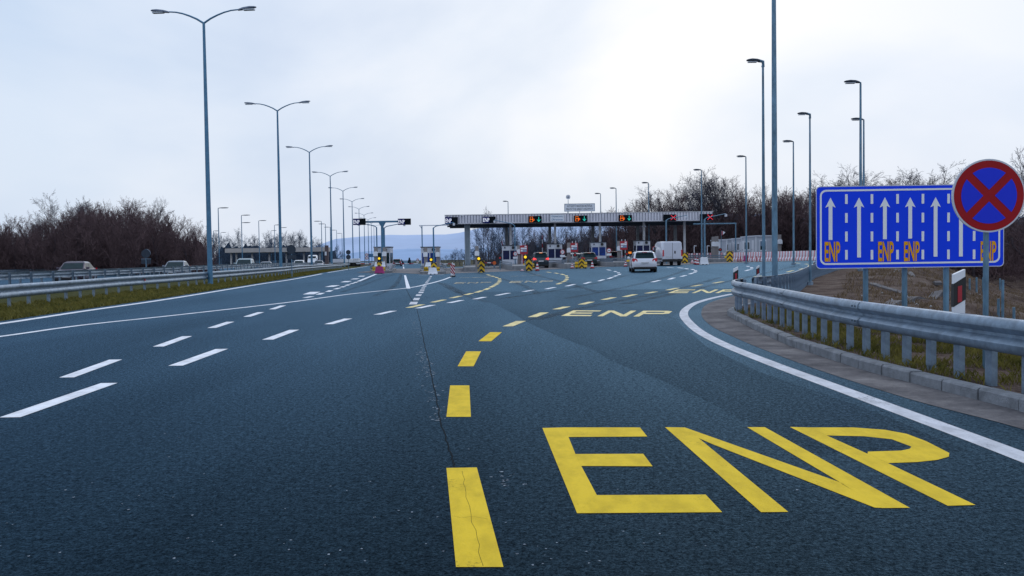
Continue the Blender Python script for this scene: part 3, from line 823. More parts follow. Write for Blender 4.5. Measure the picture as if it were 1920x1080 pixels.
def double_lamp(loc, H, label, arm=2.0):
    root = thing('street_lamp', label, 'street lamp', loc, R(-4), LAMPG)
    MB().tube([(0, 0, -.3), (0, 0, H * .5), (0, 0, H)], [.15, .12, .075], 10).build('pole', 'bluepole', root, smooth=True)
    MB().box(-.2, .2, -.2, .2, -.3, .05).build('base', 'galv', root)
    for s in (-1, 1):
        pts = [(0, 0, H - .05)] + [(s * arm * t, 0, H + 1.05 * math.sin(t * math.pi / 2) * .62) for t in (.2, .4, .6, .8, 1.0)]
        MB().tube(pts, [.06, .055, .05, .045, .04, .04], 8).build('arm', 'bluepole', root, smooth=True)
        lamp_head('lamp_head', 'lampmetal', root, s * arm, 0, H + .62, 0 if s > 0 else math.pi, 1.05, .07)
    return root
ordw = ['nearest and tallest', 'second', 'third', 'fourth', 'fifth', 'sixth', 'seventh', 'eighth', 'ninth', 'tenth', 'eleventh']
tops = [(382, 42), (520, 207), (580, 285), (619, 330), (643, 358), (660, 378), (673, 392), (682.5, 403.5), (690, 412), (696, 419), (701, 425)]
for i, (x, y) in enumerate(tops):
    hzy = 479 - .014 * (x - 960); Y = F * 13.55 / (hzy - y)
    p = D(x, y, Y); zb = gz(p.x, p.y)
    double_lamp((p.x, p.y, zb), p.z - zb, ordw[i] + ' double-armed lamp of the row on blue poles, counted from the camera')
def single_lamp(top, Htop, label, side=-1, r=.09, base_z=None, group=None, arm=.78, m='galvpole', extra=None, Y=None, two=None, sc=1):
    x, y = top; hzy = 479 - .014 * (x - 960)
    if Y is None: Y = F * (Htop - CAMH) / (hzy - y)
    p = D(x, y, Y); zb = base_z if base_z is not None else (emb_z(p.x, p.y) if p.x > xr(p.y) + .2 else gz(p.x, p.y))
    H = p.z - zb
    root = thing('street_lamp', label, 'street lamp', (p.x, p.y, zb), 0, group)
    MB().tube([(0, 0, -.4), (0, 0, H * .5), (0, 0, H)], [r, r * .85, r * .6], 10).build('pole', m, root, smooth=True)
    MB().cyl((0, 0, .06), r * 2.1, .14).build('base', 'galv', root)
    MB().tube([(0, 0, H - .1), (0, 0, H + .05), (side * .12, 0, H + .08)], .05, 8).build('arm', m, root)
    h_ = lamp_head('lamp_head', 'lampdark', root, side * .05, 0, H + .06, 0 if side > 0 else math.pi, arm / sc, .03, lens=True); h_.scale = (sc, sc, sc)
    if two is not None:
        lamp_head('lamp_head', 'lampdark', root, side * .05, 0, H - two, 0 if side > 0 else math.pi, arm, .03)
    return root
GR = 'single-armed lamps around the toll plaza on the right'
# the great pole whose head is above the frame
p = D(1453, 547, 26)
root = thing('street_lamp', 'thick mottled galvanised pole right of centre whose top runs out of the picture', 'street lamp', (p.x, p.y, -.1), 0, GR)
MB().tube([(0, 0, -.6), (0, 0, 5), (0, 0, 13)], [.086, .074, .045], 14).build('pole', 'galvpole', root, smooth=True)
for s in (-1, 1):
    MB().tube([(0, 0, 12.9), (s * .8, 0, 13.3), (s * 1.8, 0, 13.5)], .05).build('arm', 'galvpole', root)
    lamp_head('lamp_head', 'lampmetal', root, s * 1.8, 0, 13.5, 0 if s > 0 else math.pi, 1, .06)
MB().box(-.2, .2, -.2, .2, -.6, .04).build('base', 'galv', root)
for (x, y, H, lab) in [(1430.5, 119, 10, 'slim lamp post with dark head just left of the thick galvanised pole'), (1518.5, 217, 10, 'lamp post rising at the left edge of the blue lane sign'),
                       (1613.5, 157, 10, 'lamp post rising behind the blue lane sign, taller of two close together'), (1619.5, 226, 10, 'shorter lamp post close behind the tall one over the blue lane sign'),
                       (1487.5, 267, 10, 'lamp post between the thick pole and the blue lane sign'), (1398.5, 295, 10, 'lamp post rising behind the white huts'),
                       (1315, 320, 10, 'lamp post over the right end of the toll canopy'), (1216, 344, 10, 'lamp post in front of bare trees over the toll canopy'), (1155, 354, 10, 'lamp post right of the white highway name sign'),
                       (1126, 364, 10, 'low lamp post beside the white highway name sign'), (952.5, 378.5, 10, 'lamp post over the canopy left of its middle')]:
    nearY = {1430.5: 26.5, 1518.5: 35.0}.get(x)
    single_lamp((x, y), H, lab, -1, .052 if nearY else .085, group=GR, Y=nearY, arm=.42 if x == 1430.5 else (.42 if nearY else .78), sc=.6 if nearY else 1)
GL = 'single-armed lamps beyond the oncoming lanes'
for i, (x, y, s, lab) in enumerate([(409, 391, 1, 'tallest lamp post beyond the oncoming lanes, just right of the nearest big lamp'), (400, 433.5, 1, 'short lamp post just left of the tallest one beyond the oncoming lanes'), (414, 436.5, 1, 'short lamp post just right of the tallest one beyond the oncoming lanes'),
                        (452.5, 404.5, 1, 'lamp post with two heads over the left part of the far canopy'), (485, 414.5, 1, 'lamp post over the far canopy left of its middle'), (508, 433, 1, 'low lamp post over the middle of the far canopy'),
                        (514.5, 422.5, 1, 'lamp post just left of the second big lamp'), (526, 427.5, 1, 'small lamp post close right of the second big lamp'), (602.5, 415.5, -1, 'lamp post at the right end of the far canopy, taller one'),
                        (610, 420.5, -1, 'lamp post at the right end of the far canopy, shorter one'), (619, 426.5, -1, 'tiny lamp post close to the fourth big lamp'), (631, 432, -1, 'tiny lamp post right of the fourth big lamp'), (641, 438, -1, 'tiny lamp post near the fifth big lamp')]):
    single_lamp((x, y), 10, lab, s, .11, group=GL, arm=1.7, m='bluepole', two=(1.4 if i == 3 else None), base_z=-1)

# ---------------------------------------------------------------- text helper
def text_geo(s, w, h, bold=0.0, cx=0, cz=0, y=0):
    """flat letters as vertices in x,z, fitted to w by h, centred on cx, cz"""
    cu = bpy.data.curves.new('t', 'FONT'); cu.body = s; cu.size = 1; cu.offset = bold; cu.resolution_u = 3; cu.fill_mode = 'FRONT'
    ob = bpy.data.objects.new('t', cu); COL.objects.link(ob)
    dg = bpy.context.evaluated_depsgraph_get(); dg.update()
    me = bpy.data.meshes.new_from_object(ob.evaluated_get(dg))
    v = [tuple(q.co) for q in me.vertices]; f = [tuple(q.vertices) for q in me.polygons]
    bpy.data.objects.remove(ob); bpy.data.curves.remove(cu); bpy.data.meshes.remove(me)
    x0, x1 = min(q[0] for q in v), max(q[0] for q in v); y0, y1 = min(q[1] for q in v), max(q[1] for q in v)
    return [(cx + ((q[0] - x0) / (x1 - x0) - .5) * w, y, cz + ((q[1] - y0) / (y1 - y0) - .5) * h) for q in v], f

def rrect(x0, x1, z0, z1, r, n=5):
    out = []
    for cx, cz, a0 in ((x1 - r, z0 + r, -90), (x1 - r, z1 - r, 0), (x0 + r, z1 - r, 90), (x0 + r, z0 + r, 180)):
        for k in range(n + 1):
            a = R(a0 + 90 * k / n); out.append((cx + r * math.cos(a), cz + r * math.sin(a)))
    return out
def ringplate(mb, outer, inner, y):
    n = len(outer); mb.add([(x, y, z) for x, z in outer] + [(x, y, z) for x, z in inner], [(i, (i + 1) % n, (i + 1) % n + n, i + n) for i in range(n)])
def flat(mb, poly, y): mb.add([(x, y, z) for x, z in poly], [tuple(range(len(poly)))])

# ---------------------------------------------------------------- blue lane sign
SY = 15.0; s_ = SY / F
o0 = D(1531, 503.4, SY)
sg = thing('road_sign', 'wide blue lane sign with white arrows and orange ENP letters on grey posts', 'road sign', (o0.x, o0.y, 0), R(-1))
bz = o0.z
def U(px): return (px - 1531) * s_ * 1.0
def V(px, py): return bz + (503.4 - .010 * (px - 1531) - py) * s_ + .014 * (px - 1531) * s_ * 0
W_ = U(1878); H_ = (503.4 - 351) * s_
mb = MB(); mb.prism(rrect(0, W_, bz, bz + H_, .06), 0, .03); mb.build('panel', ['signblue'], sg)
mb = MB(); ringplate(mb, rrect(-.008, W_ + .008, bz - .008, bz + H_ + .008, .066), rrect(.004, W_ - .004, bz + .004, bz + H_ - .004, .058), -.004); mb.build('trim', 'offwhite', sg)
mb = MB(); ringplate(mb, rrect(.055, W_ - .055, bz + .055, bz + H_ - .05, .1), rrect(.084, W_ - .084, bz + .084, bz + H_ - .079, .075), -.005); mb.build('border', 'signwhite', sg)
for x, lo in ((1557, 450), (1610, 483), (1658, 449), (1705, 448), (1752, 482), (1799, 482), (1847, 447)):
    mb = MB(); cx = U(x); zt = V(x, 371); zb = V(x, lo)
    flat(mb, [(cx - .031, zb), (cx + .031, zb), (cx + .031, zt - .14), (cx + .085, zt - .165), (cx, zt), (cx - .085, zt - .165), (cx - .031, zt - .14)], -.006)
    mb.build('arrow', 'signwhite', sg)
for x in (1586.5, 1634, 1681.5, 1728.5, 1776, 1823.5):
    for a, b in ((365, 383), (400, 418), (434.5, 453), (469, 487)):
        mb = MB(); cx = U(x); flat(mb, [(cx - .021, V(x, b)), (cx + .021, V(x, b)), (cx + .021, V(x, a)), (cx - .021, V(x, a))], -.006); mb.build('lane_dash', 'signwhite', sg)
for x in (1560.5, 1660, 1708, 1850):
    v, f = text_geo('ENP', 29 * s_, 37 * s_, .022, U(x), (V(x, 490.5) + V(x, 453.5)) / 2, -.007)
    mb = MB(); mb.add(v, f); mb.build('lettering', 'signorange', sg)
for px in (1627, 1700, 1778):
    for dx, dy in ((0, .05), (.16 if px > 1650 else .0, .45 if px > 1650 else .35)):
        if px == 1627 and dy > .1: continue
        mb = MB(); mb.tube([(U(px) + dx, dy + .06, -1.0), (U(px) + dx, dy + .06, bz + H_ * (.9 if dy < .1 else .5))], .043 if dy < .1 else .03, 12); mb.build('post', 'galvpole', sg, smooth=True)
    if px > 1650:
        mb = MB(); mb.tube([(U(px), .1, .9), (U(px) + .16, .5, .1)], .02, 8); mb.build('brace', 'galvpole', sg)
mb = MB()
for z in (bz + .2, bz + H_ - .2): mb.box(.05, W_ - .05, .034, .066, z - .03, z + .03)
mb.build('back_rail', 'galv', sg)

# round no-stopping sign
RY = 10.3; rs = RY / F; c = D(1853, 367, RY)
zb = emb_z(c.x, c.y)
rn = thing('road_sign', 'round no stopping sign with red cross on blue, in front of the blue lane sign', 'road sign', (c.x, RY, zb), R(0))
cz = c.z - zb; rad = 68.5 * rs
def circ(r, n=64, cx=0): return [(cx + r * math.cos(2 * math.pi * k / n), cz + r * math.sin(2 * math.pi * k / n)) for k in range(n)]
mb = MB(); mb.prism(circ(rad), -.012, .012); mb.build('disc', 'offwhite', rn)
mb = MB(); flat(mb, circ(rad * .955), -.015); mb.build('red_ring', 'red_dark', rn)
mb = MB()
w = .046 / .41 * rad
ri = rad * .76
# four blue sectors between the arms of the cross
for q in range(4):
    a0 = R(45 + 90 * q); hw = w * 1.0
    da = math.asin(hw / ri); poly = []
    for k in range(17):
        a = a0 + da + (R(90) - 2 * da) * k / 16; poly.append((ri * math.cos(a), cz + ri * math.sin(a)))
    m_ = a0 + R(45); rr = hw * math.sqrt(2); poly.append((rr * math.cos(m_), cz + rr * math.sin(m_)))
    flat(mb, poly, -.018)
mb.build('blue_field', 'signblue2', rn)
mb = MB(); mb.tube([(0, .045, -.6), (0, .045, cz + rad * .7)], .03, 14); mb.build('post', 'galvpole', rn, smooth=True)
mb = MB()
for dz in (-.2, .2): mb.box(-.06, .06, .012, .09, cz + dz - .02, cz + dz + .02)
mb.build('clamp', 'galv', rn)

# ---------------------------------------------------------------- delineators
def delineator(loc, H, label, w=.12, rz=0, zlow=None):
    root = thing('delineator_post', label, 'delineator', loc, rz, 'white delineator posts on the right guard rail')
    d = .05; slope = .45 * w * 1.2
    zA, zB = H * .76, H * .20   # black band limits
    mb = MB(); mb.prism([(-w / 2, 0), (w / 2, 0), (w / 2, H), (-w / 2, H - .055)], -d / 2, d / 2); mb.build('body', 'white', root, bevel=.006)
    mb = MB(); mb.prism([(-w / 2 - .003, zB - slope * .2), (w / 2 + .003, zB + slope), (w / 2 + .003, zA + slope * .6), (-w / 2 - .003, zA - slope * .6)], -d / 2 - .004, d / 2 + .004); mb.build('black_band', 'black', root)
    mb = MB(); mb.prism([(-.022, H * .27), (.022, H * .27 + .012), (.022, H * .62 + .012), (-.022, H * .62)], -d / 2 - .009, -d / 2 - .004); mb.build('reflector', 'red', root)
    return root
for (x, y0, y1, wpx, lab) in [(1797, 590, 504.5, 22, 'big delineator post with red reflector between the blue sign and the round sign post'),
                         (1379.5, 534, 500, 8.6, 'delineator post on the bend of the right guard rail'),
                         (1421, 519, 497.5, 5.6, 'delineator post on the plaza rail, left of the slim lamp post'), (1526.5, 503, 489, 3.3, 'small delineator post at the left edge of the blue lane sign')]:
    Y = .125 * F / wpx; a = D(x, y0, Y); b = D(x, y1, Y)
    dl = delineator((a.x, a.y, a.z), b.z - a.z, lab, .125)
    gzb = emb_z(a.x, a.y) if a.x > xr(a.y) else gz(a.x, a.y)
    mb = MB(); mb.box(-.02, .02, .005, .03, min(-.05, gzb - a.z), .1); mb.build('stem', 'galv', dl)

# thin wire fence posts low on the right
for (x, y0, y1, lab) in [(1880, 595, 525, 'tallest wire fence post right of the round sign post'), (1872, 590, 560, 'leaning short wire fence post right of the round sign post'), (1901, 600, 578, 'stub of a fence post at the right edge'),
                    (1818, 541, 522, 'left thin fence post beyond the embankment'), (1831, 543, 520, 'middle thin fence post beyond the embankment'), (1843, 543, 520, 'right thin fence post beyond the embankment'), (1875, 540, 522, 'thin fence post at the foot of the dark wood')]:
    q = E(x, y0 + 4); z = emb_z(q.x, q.y); t = D(x, y1, q.y)
    root = thing('fence_post', lab, 'fence post', (q.x, q.y, z), 0, 'wire fence posts on the right')
    MB().tube([(0, 0, -.2), (0, 0, max(.4, t.z - z))], .025 + q.y * .0006, 6).build('stake', 'galvpole', root)

# ---------------------------------------------------------------- toll plaza
CY = 105.0
def spx(Y): return Y / F
a = D(834, 404, CY); b = D(1336.5, 397.3, CY); zt = a.z; zbm = D(834, 420.5, CY).z
cn = thing('toll_canopy', 'long ribbed grey toll canopy on pairs of columns across the right lanes', 'canopy', (a.x, CY, 0), 0)
Wc = b.x - a.x; DEP = 10
mb = MB()
nr = int(Wc / .33)
for i in range(nr):   # trapezoid ribs
    x0 = i * Wc / nr; x1 = (i + 1) * Wc / nr; d = (x1 - x0)
    mb.prismx([(0, 0)] * 0 or [(-.0, zbm + .04), (-.0, zt), (.03, zt), (.03, zbm + .04)], x0, x0 + d * .5) if False else None
    mb.box(x0, x0 + d * .62, -.08, 0.0, zbm + .04, zt - .03)
mb.cur = 1; mb.box(0, Wc, .0, .12, zbm, zt); mb.cur = 0; mb.box(0, Wc, -.05, 0, zbm, zbm + .1)
mb.box(-.0, .12, .12, DEP, zbm, zt); mb.box(Wc - .12, Wc, .12, DEP, zbm, zt)
mb.box(0, Wc, DEP, DEP + .12, zbm, zt)
mb.build('fascia', ['fascia', 'groove'], cn)
mb = MB(); mb.box(-.03, Wc + .03, -.1, .1, zt - .02, zt + .07); mb.build('coping', 'concrete_light', cn)
mb = MB(); mb.box(.12, Wc - .12, .12, DEP, zt - .25, zt - .1); mb.build('roof', 'darkmetal', cn)
mb = MB(); mb.box(.12, Wc - .12, .12, DEP, zbm + .02, zbm + .1); mb.build('soffit', 'soffit', cn)
mb = MB(); mb.box(.0, Wc, 3.6, 3.9, zbm - .22, zbm + .02); mb.box(0, Wc, 8.2, 8.5, zbm - .22, zbm + .02); mb.build('beam', 'darkmetal', cn)
def zgr(X, Y): return gz(X, Y)
for x, w in ((957.5, .24), (1041, .24), (1125, .24), (1207.5, .26), (1283.5, .24)):
    X = D(x, 450, CY + 2).x - a.x
    z0 = zgr(a.x + X, CY + 2)
    MB().box(X - w / 2, X + w / 2, 1.9, 2.2, z0, zbm + .02).build('column', 'concrete_light', cn)
for x, w in ((950, .34), (1031, .34), (1112, .34), (1196, .3), (1266.5, .34)):
    X = D(x, 450, CY + 8.2).x - a.x; z0 = zgr(a.x + X, CY + 8)
    MB().box(X - w / 2, X + w / 2, 8.1, 8.5, z0, zbm - .2).build('column', 'concrete', cn)
X = D(876.5, 450, CY + 1.5).x - a.x; z0 = zgr(a.x + X, CY)
MB().box(X - .32, X - .2, 1.2, 1.75, z0, zbm + .02).box(X + .2, X + .32, 1.2, 1.75, z0, zbm + .02).box(X - .2, X + .2, 1.42, 1.54, z0, zbm + .02).build('column', 'bluegrey_light', cn)

def board(x0, x1, y0, y1, kind, label, Y=CY - .35, par=None):
    """lane display hung on the canopy"""
    p0 = D(x0, y1, Y); p1 = D(x1, y0, Y); w = p1.x - p0.x; h = (y1 - y0) * spx(Y); zc = (D(x0, y1, Y).z + D(x1, y0, Y).z) / 2 - h / 2
    root = thing('lane_display', label, 'lane display', (p0.x, Y, zc), 0, 'lane displays over the toll lanes')
    MB().box(0, w, 0, .22, 0, h).build('housing', 'panelblack', root, bevel=.02)
    MB().box(w * .1, w * .14, .22, .36, h * .2, h * .8).box(w * .86, w * .9, .22, .36, h * .2, h * .8).build('bracket', 'darkmetal', root)
    if kind == 'enp':
        MB().box(.02, w * .52, -.012, 0, .03, h - .03).build('blue_panel', 'navy', root)
        v, f = text_geo('ENP', w * .47, h * .58, .0, w * .28, h * .48, -.02); m = MB(); m.add(v, f); m.build('lettering', 'led_white', root)
    if kind == 'pay':
        m = MB(); t = w * .024; cx = w * .24
        def ringbox(x0, x1, z0, z1):
            m.box(x0, x1, -.015, 0, z0, z0 + t); m.box(x0, x1, -.015, 0, z1 - t, z1); m.box(x0, x0 + t, -.015, 0, z0, z1); m.box(x1 - t, x1, -.015, 0, z0, z1)
        ringbox(cx - w * .12, cx + w * .08, h * .52, h * .88); ringbox(cx - w * .14, cx + w * .1, h * .12, h * .48); ringbox(cx + w * .08, cx + w * .2, h * .3, h * .56)
        m.build('symbol', 'led_orange', root)
        m = MB(); ax = w * .78; m.box(ax - t * .8, ax + t * .8, -.015, 0, h * .2, h * .86)
        flat(m, [(ax, h * .1), (ax + w * .13, h * .42), (ax + w * .09, h * .48), (ax, h * .24), (ax - w * .09, h * .48), (ax - w * .13, h * .42)], -.018); m.build('arrow', 'led_teal', root)
    if kind == 'x':
        m = MB(); cx = w * .77; r_ = h * .38; t = .045
        for s in (-1, 1): flat(m, [(cx - r_ - t, h / 2 - s * r_), (cx - r_ + t, h / 2 - s * r_), (cx + r_ + t, h / 2 + s * r_), (cx + r_ - t, h / 2 + s * r_)], -.015 - .004 * s)
        m.build('cross', 'led_red', root)
    return root
board(834.5, 858, 407, 420, 'enp', 'dark ENP lane display at the left corner of the toll canopy')
board(905, 929, 406, 418, 'enp', 'dark ENP lane display second from the left on the toll canopy')
board(991, 1015.5, 405, 417.5, 'pay', 'lane display with orange symbol and green arrow left of the white town sign')
board(1076.5, 1101, 404, 416, 'pay', 'lane display with orange symbol and green arrow right of the white town sign')
board(1160.5, 1185, 403, 415, 'pay', 'lane display with green arrow farthest right, before the red crosses')
board(1244, 1268, 402, 414, 'x', 'lane display with red cross, left of the two')
board(1313, 1337, 401, 413.5, 'x', 'lane display with red cross at the right end of the canopy')
# town name plate
def plate(x0, x1, y0, y1, lines, label, Y, tc='bluegrey', frame='bluegrey', posts=False, th=.12):
    p0 = D(x0, y1, Y); p1 = D(x1, y0, Y); w = p1.x - p0.x; h = (y1 - y0) * spx(Y); z = (p0.z + p1.z) / 2 - h / 2
    root = thing('name_sign', label, 'sign', (p0.x, Y, z))
    MB().box(0, w, 0, th, 0, h).build('panel', 'white', root)
    m = MB(); t = .05; m.box(-t, w + t, -.02, .02, -t, .0); m.box(-t, w + t, -.02, .02, h, h + t); m.box(-t, 0, -.02, .02, 0, h); m.box(w, w + t, -.02, .02, 0, h); m.build('frame', frame, root)
    n = len(lines)
    for i, (s, ww) in enumerate(lines):
        v, f = text_geo(s, w * ww, h * .3, .0, w / 2, h * (1 - (i + .5) / n) + (.03 * h if i else -.03 * h), -.012); m = MB(); m.add(v, f); m.build('lettering', tc, root)
    if posts:
        for k in (.1, .5, .9): MB().box(w * k - .03, w * k + .03, th, th + .06, -.5, h).build('post', 'galv', root)
    return root
plate(1032, 1057.5, 402.5, 415, [('Обреновац', .82), ('Obrenovac', .82)], 'small white town name sign on the canopy front', CY - .2, 'bluesign_far', 'concrete_light')
plate(1059, 1114.5, 382.5, 395.5, [('АУТОПУТ МИЛОШ ВЕЛИКИ', .84), ('MILOS THE GREAT HIGHWAY', .9)], 'white highway name sign standing on the canopy roof', CY + .1, 'darkmetal', 'bluegrey', True)
# siren on a mast above
p = D(1065.5, 396, CY + .5); q = D(1065, 369.5, CY + .5)
root = thing('roof_mast', 'thin mast with round pale dish above the highway name sign', 'mast', p)
MB().tube([(0, 0, -.3), (0, 0, q.z - p.z - .3)], .03).build('pole', 'galvpole', root)
MB().tube([(0, -.05, q.z - p.z), (0, .1, q.z - p.z)], [.26, .2], 16).build('dish', 'offwhite', root)
MB().cyl((0, -.1, q.z - p.z), .06, .1, 'Y').build('receiver', 'darkmetal', root)
# small dome camera on the fascia
p = D(866, 405, CY - .4)
root = thing('security_camera', 'small white camera on the canopy front beside the left display', 'camera', p)
MB().box(-.09, .09, -.2, .15, -.08, .1).build('body', 'white', root, bevel=.02); MB().cyl((0, -.22, 0), .06, .06, 'Y').build('lens', 'black', root); MB().box(-.02, .02, .1, .36, -.03, .03).build('bracket', 'galv', root)

# -- booths
def booth(x0, x1, ytop, ybot, Y, label, glass, side=0.0):
    p0 = D(x0, ybot, Y); p1 = D(x1, ytop, Y); w = p1.x - p0.x
    zg = D((x0 + x1) / 2, ybot, Y).z; h = D((x0 + x1) / 2, ytop, Y).z - zg; dp = 2.4
    root = thing('toll_booth', label, 'toll booth', (p0.x, Y, zg), 0, 'toll booths on the islands')
    m = MB(); c = .09
    m.box(0, w, 0, dp, 0, h * .26)           # lower panel
    m.box(0, w, 0, dp, h * .73, h * 1.0 - .05)
    for xx in (0, w - c):
        for yy in (0, dp - c): m.box(xx, xx + c, yy, yy + c, h * .26, h * .73)
    m.box(w * .5 - .05, w * .5 + .05, 0, c, h * .26, h * .73)
    m.build('wall', 'offwhite', root)
    m = MB(); m.box(.03, w - .03, .03, dp - .03, h * .26, h * .73); m.build('window', glass, root)
    m = MB(); m.box(-.06, w + .06, -.1, dp + .1, h - .05, h + .03); m.build('roof', 'darkmetal', root)
    m = MB(); m.tube([(w * .72, -.18, h * .88), (w * .72, .0, h * .88)], [.17, .14], 16); m.build('horn', 'black', root)
    m = MB(); m.box(w * .14, w * .22, -.04, 0, h * .84, h * .92); m.build('vent', 'darkmetal', root)
    m = MB(); m.box(w * .52, w * .95, -.03, 0, h * .76, h * .785); m.build('ledge', 'concrete_light', root)
    return root
booth(942, 970, 460, 496, CY + 1.2, 'toll booth with navy windows nearest the left of the canopy, beside the orange barrier end', 'glassnavy')
booth(1027, 1054, 457, 493, CY + 1.2, 'toll booth with navy windows right of the dark SUV', 'glassnavy')
booth(1109, 1136.5, 454, 488.5, CY + 1.2, 'toll booth with bright blue windows right of the dark green car', 'glassblue')
booth(1193, 1219, 451, 485, CY + 1.2, 'toll booth with dark windows behind the white estate car', 'glassnavy')
booth(702, 731, 463, 505, 95, 'leftmost toll booth behind the grey T-shaped gantry', 'glass')
booth(790, 822, 463, 505, 93, 'toll booth with blue windows left of the red and white marker board', 'glassblue')

# -- islands
def island(x0, y0, x1, wid, Yb, label, h=.45, nose=True, slant=-.08, m='concrete'):
    p = P((x0 + x1) / 2, y0); Y0 = p.y; hw = wid / 2
    root = thing('traffic_island', label, 'traffic island', (p.x, p.y, 0), 0, 'raised toll islands')
    L_ = Yb - Y0; pts = []
    for k in range(9):
        a = math.pi * k / 8; pts.append((-math.cos(a) * hw, hw * (1 - math.sin(a)) * 1.0))
    out = [(x + 0, y) for x, y in pts]
    out = pts + [(hw + slant * L_, L_), (-hw + slant * L_, L_)]
    zb = lambda x, y: gz(p.x + x, p.y + y)
    n = len(out); mb = MB()
    top = [(x, y, zb(x, y) + h) for x, y in out]; bot = [(x, y, zb(x, y) - .1) for x, y in out]
    mb.add(top + bot, [tuple(range(n))] + [(i, i + n, (i + 1) % n + n, (i + 1) % n) for i in range(n)])
    mb.build('plinth', m, root)
    # short crash rails on both sides
    m2 = MB()
    for s in (-1, 1):
        for (za, zc) in ((.62, .74), (.42, .54)):
            x0_ = s * (hw + .02); m2.add([(x0_, 1.2, zb(0, 0) + za), (x0_ + .05, 1.2, zb(0, 0) + za), (x0_ + .05, 1.2, zb(0, 0) + zc), (x0_, 1.2, zb(0, 0) + zc), (x0_ + slant * L_ * .9, L_ * .9, zb(0, 0) + za), (x0_ + .05 + slant * L_ * .9, L_ * .9, zb(0, 0) + za), (x0_ + .05 + slant * L_ * .9, L_ * .9, zb(0, 0) + zc), (x0_ + slant * L_ * .9, L_ * .9, zb(0, 0) + zc)],
                   [(0, 1, 2, 3), (4, 7, 6, 5), (0, 4, 5, 1), (3, 2, 6, 7), (0, 3, 7, 4), (1, 5, 6, 2)])
    m2.build('crash_rail', 'galv', root)
    return root, p
island(874, 509.5, 896, 1.7, 116, 'long concrete island carrying the broad left column of the canopy', .42, slant=-.05)
island(968, 507, 990, 1.9, 116, 'concrete island of the booth beside the orange barrier end', .42, slant=-.05)
island(1070, 503, 1090, 2.1, 118, 'concrete island of the booth right of the dark SUV', .42, slant=-.07)
island(1162, 499.5, 1182, 2.1, 120, 'concrete island of the bright blue booth', .42, slant=-.1)
island(1268, 494, 1282, 2.0, 124, 'concrete island behind the silver van', .4, slant=-.1)
island(1340, 491.5, 1368, 2.0, 126, 'concrete island in front of the white huts', .35, slant=-.1)
island(703, 512.5, 721, 2.0, 112, 'island of the leftmost booth behind the magenta block', .22, slant=-.11)
island(800, 514.5, 822, 2.0, 108, 'island of the booth behind the white trapezoid block', .22, slant=-.09)

# -- chevron boards
def chevron(x0, x1, y0, y1, Y, label, rows_=3, lean=0, foot=True):
    a = D(x0, y1, Y); b = D(x1, y0, Y); w = b.x - a.x; zg = gz(a.x, Y); h = D((x0 + x1) / 2, y0, Y).z - D((x0 + x1) / 2, y1, Y).z
    z0 = D((x0 + x1) / 2, y1, Y).z
    root = thing('chevron_board', label, 'chevron board', ((a.x + b.x) / 2, Y, z0), 0, 'black and yellow chevron boards on the island noses')
    if lean: root.rotation_euler = (0, lean, 0)
    MB().box(-w / 2, w / 2, 0, .05, 0, h).build('board', 'black', root)
    n = {3: 2.35, 2: 1.3}[rows_]; ph = h / n; mb = MB(); th = ph * .54; rise = w * .5
    def cl(p): return (p[0], min(max(p[1], 0), h))
    for k in range(-2, 4):
        zb_ = ph * k + h * .04; L_ = [(-w / 2, zb_), (0, zb_ + rise), (w / 2, zb_), (w / 2, zb_ + th), (0, zb_ + rise + th), (-w / 2, zb_ + th)]
        if max(q[1] for q in L_) <= 0 or min(q[1] for q in L_) >= h: continue
        m_ = 6
        for s_2 in (-1, 1):
            for q in range(m_):
                xa, xb = w / 2 * q / m_, w / 2 * (q + 1) / m_; za, zb2_ = zb_ + rise * (1 - q / m_), zb_ + rise * (1 - (q + 1) / m_)
                pl = [cl((s_2 * xa, za)), cl((s_2 * xb, zb2_)), cl((s_2 * xb, zb2_ + th)), cl((s_2 * xa, za + th))]
                if max(p_[1] for p_ in pl) - min(p_[1] for p_ in pl) > .01: flat(mb, pl, -.006)
    mb.build('chevrons', 'yellow', root)
    if z0 - zg > .03 or foot: MB().box(-w * .3, -w * .22, .05, .1, min(-.0, zg - z0), h * .8).box(w * .22, w * .3, .05, .1, min(0, zg - z0), h * .8).build('leg', 'galv', root)
    return root
def yP(x, y): return P(x, y).y
chevron(896, 908.5, 489, 511, yP(902, 511.5), 'chevron board left of centre, in front of the broad canopy column')
chevron(985, 998, 486, 508, yP(991, 508.5), 'chevron board beside the dark SUV')
chevron(1085, 1096.5, 485, 503, yP(1090, 503.5), 'chevron board flanked by yellow drums left of the dark green car')
chevron(1182, 1193.5, 478.5, 498, yP(1188, 500), 'tilted chevron board left of the white estate car', lean=R(10))
chevron(1278, 1289.5, 474, 493.5, yP(1283, 494), 'chevron board right of the silver van')
chevron(1362.5, 1374, 471, 491, yP(1368, 491.5), 'chevron board in front of the white huts')
chevron(705, 716, 491, 502, yP(711, 512) + .5, 'short chevron board above the magenta block', 2)
chevron(808, 818.5, 492, 503, yP(812, 514) + .5, 'short chevron board above the white trapezoid block', 2)

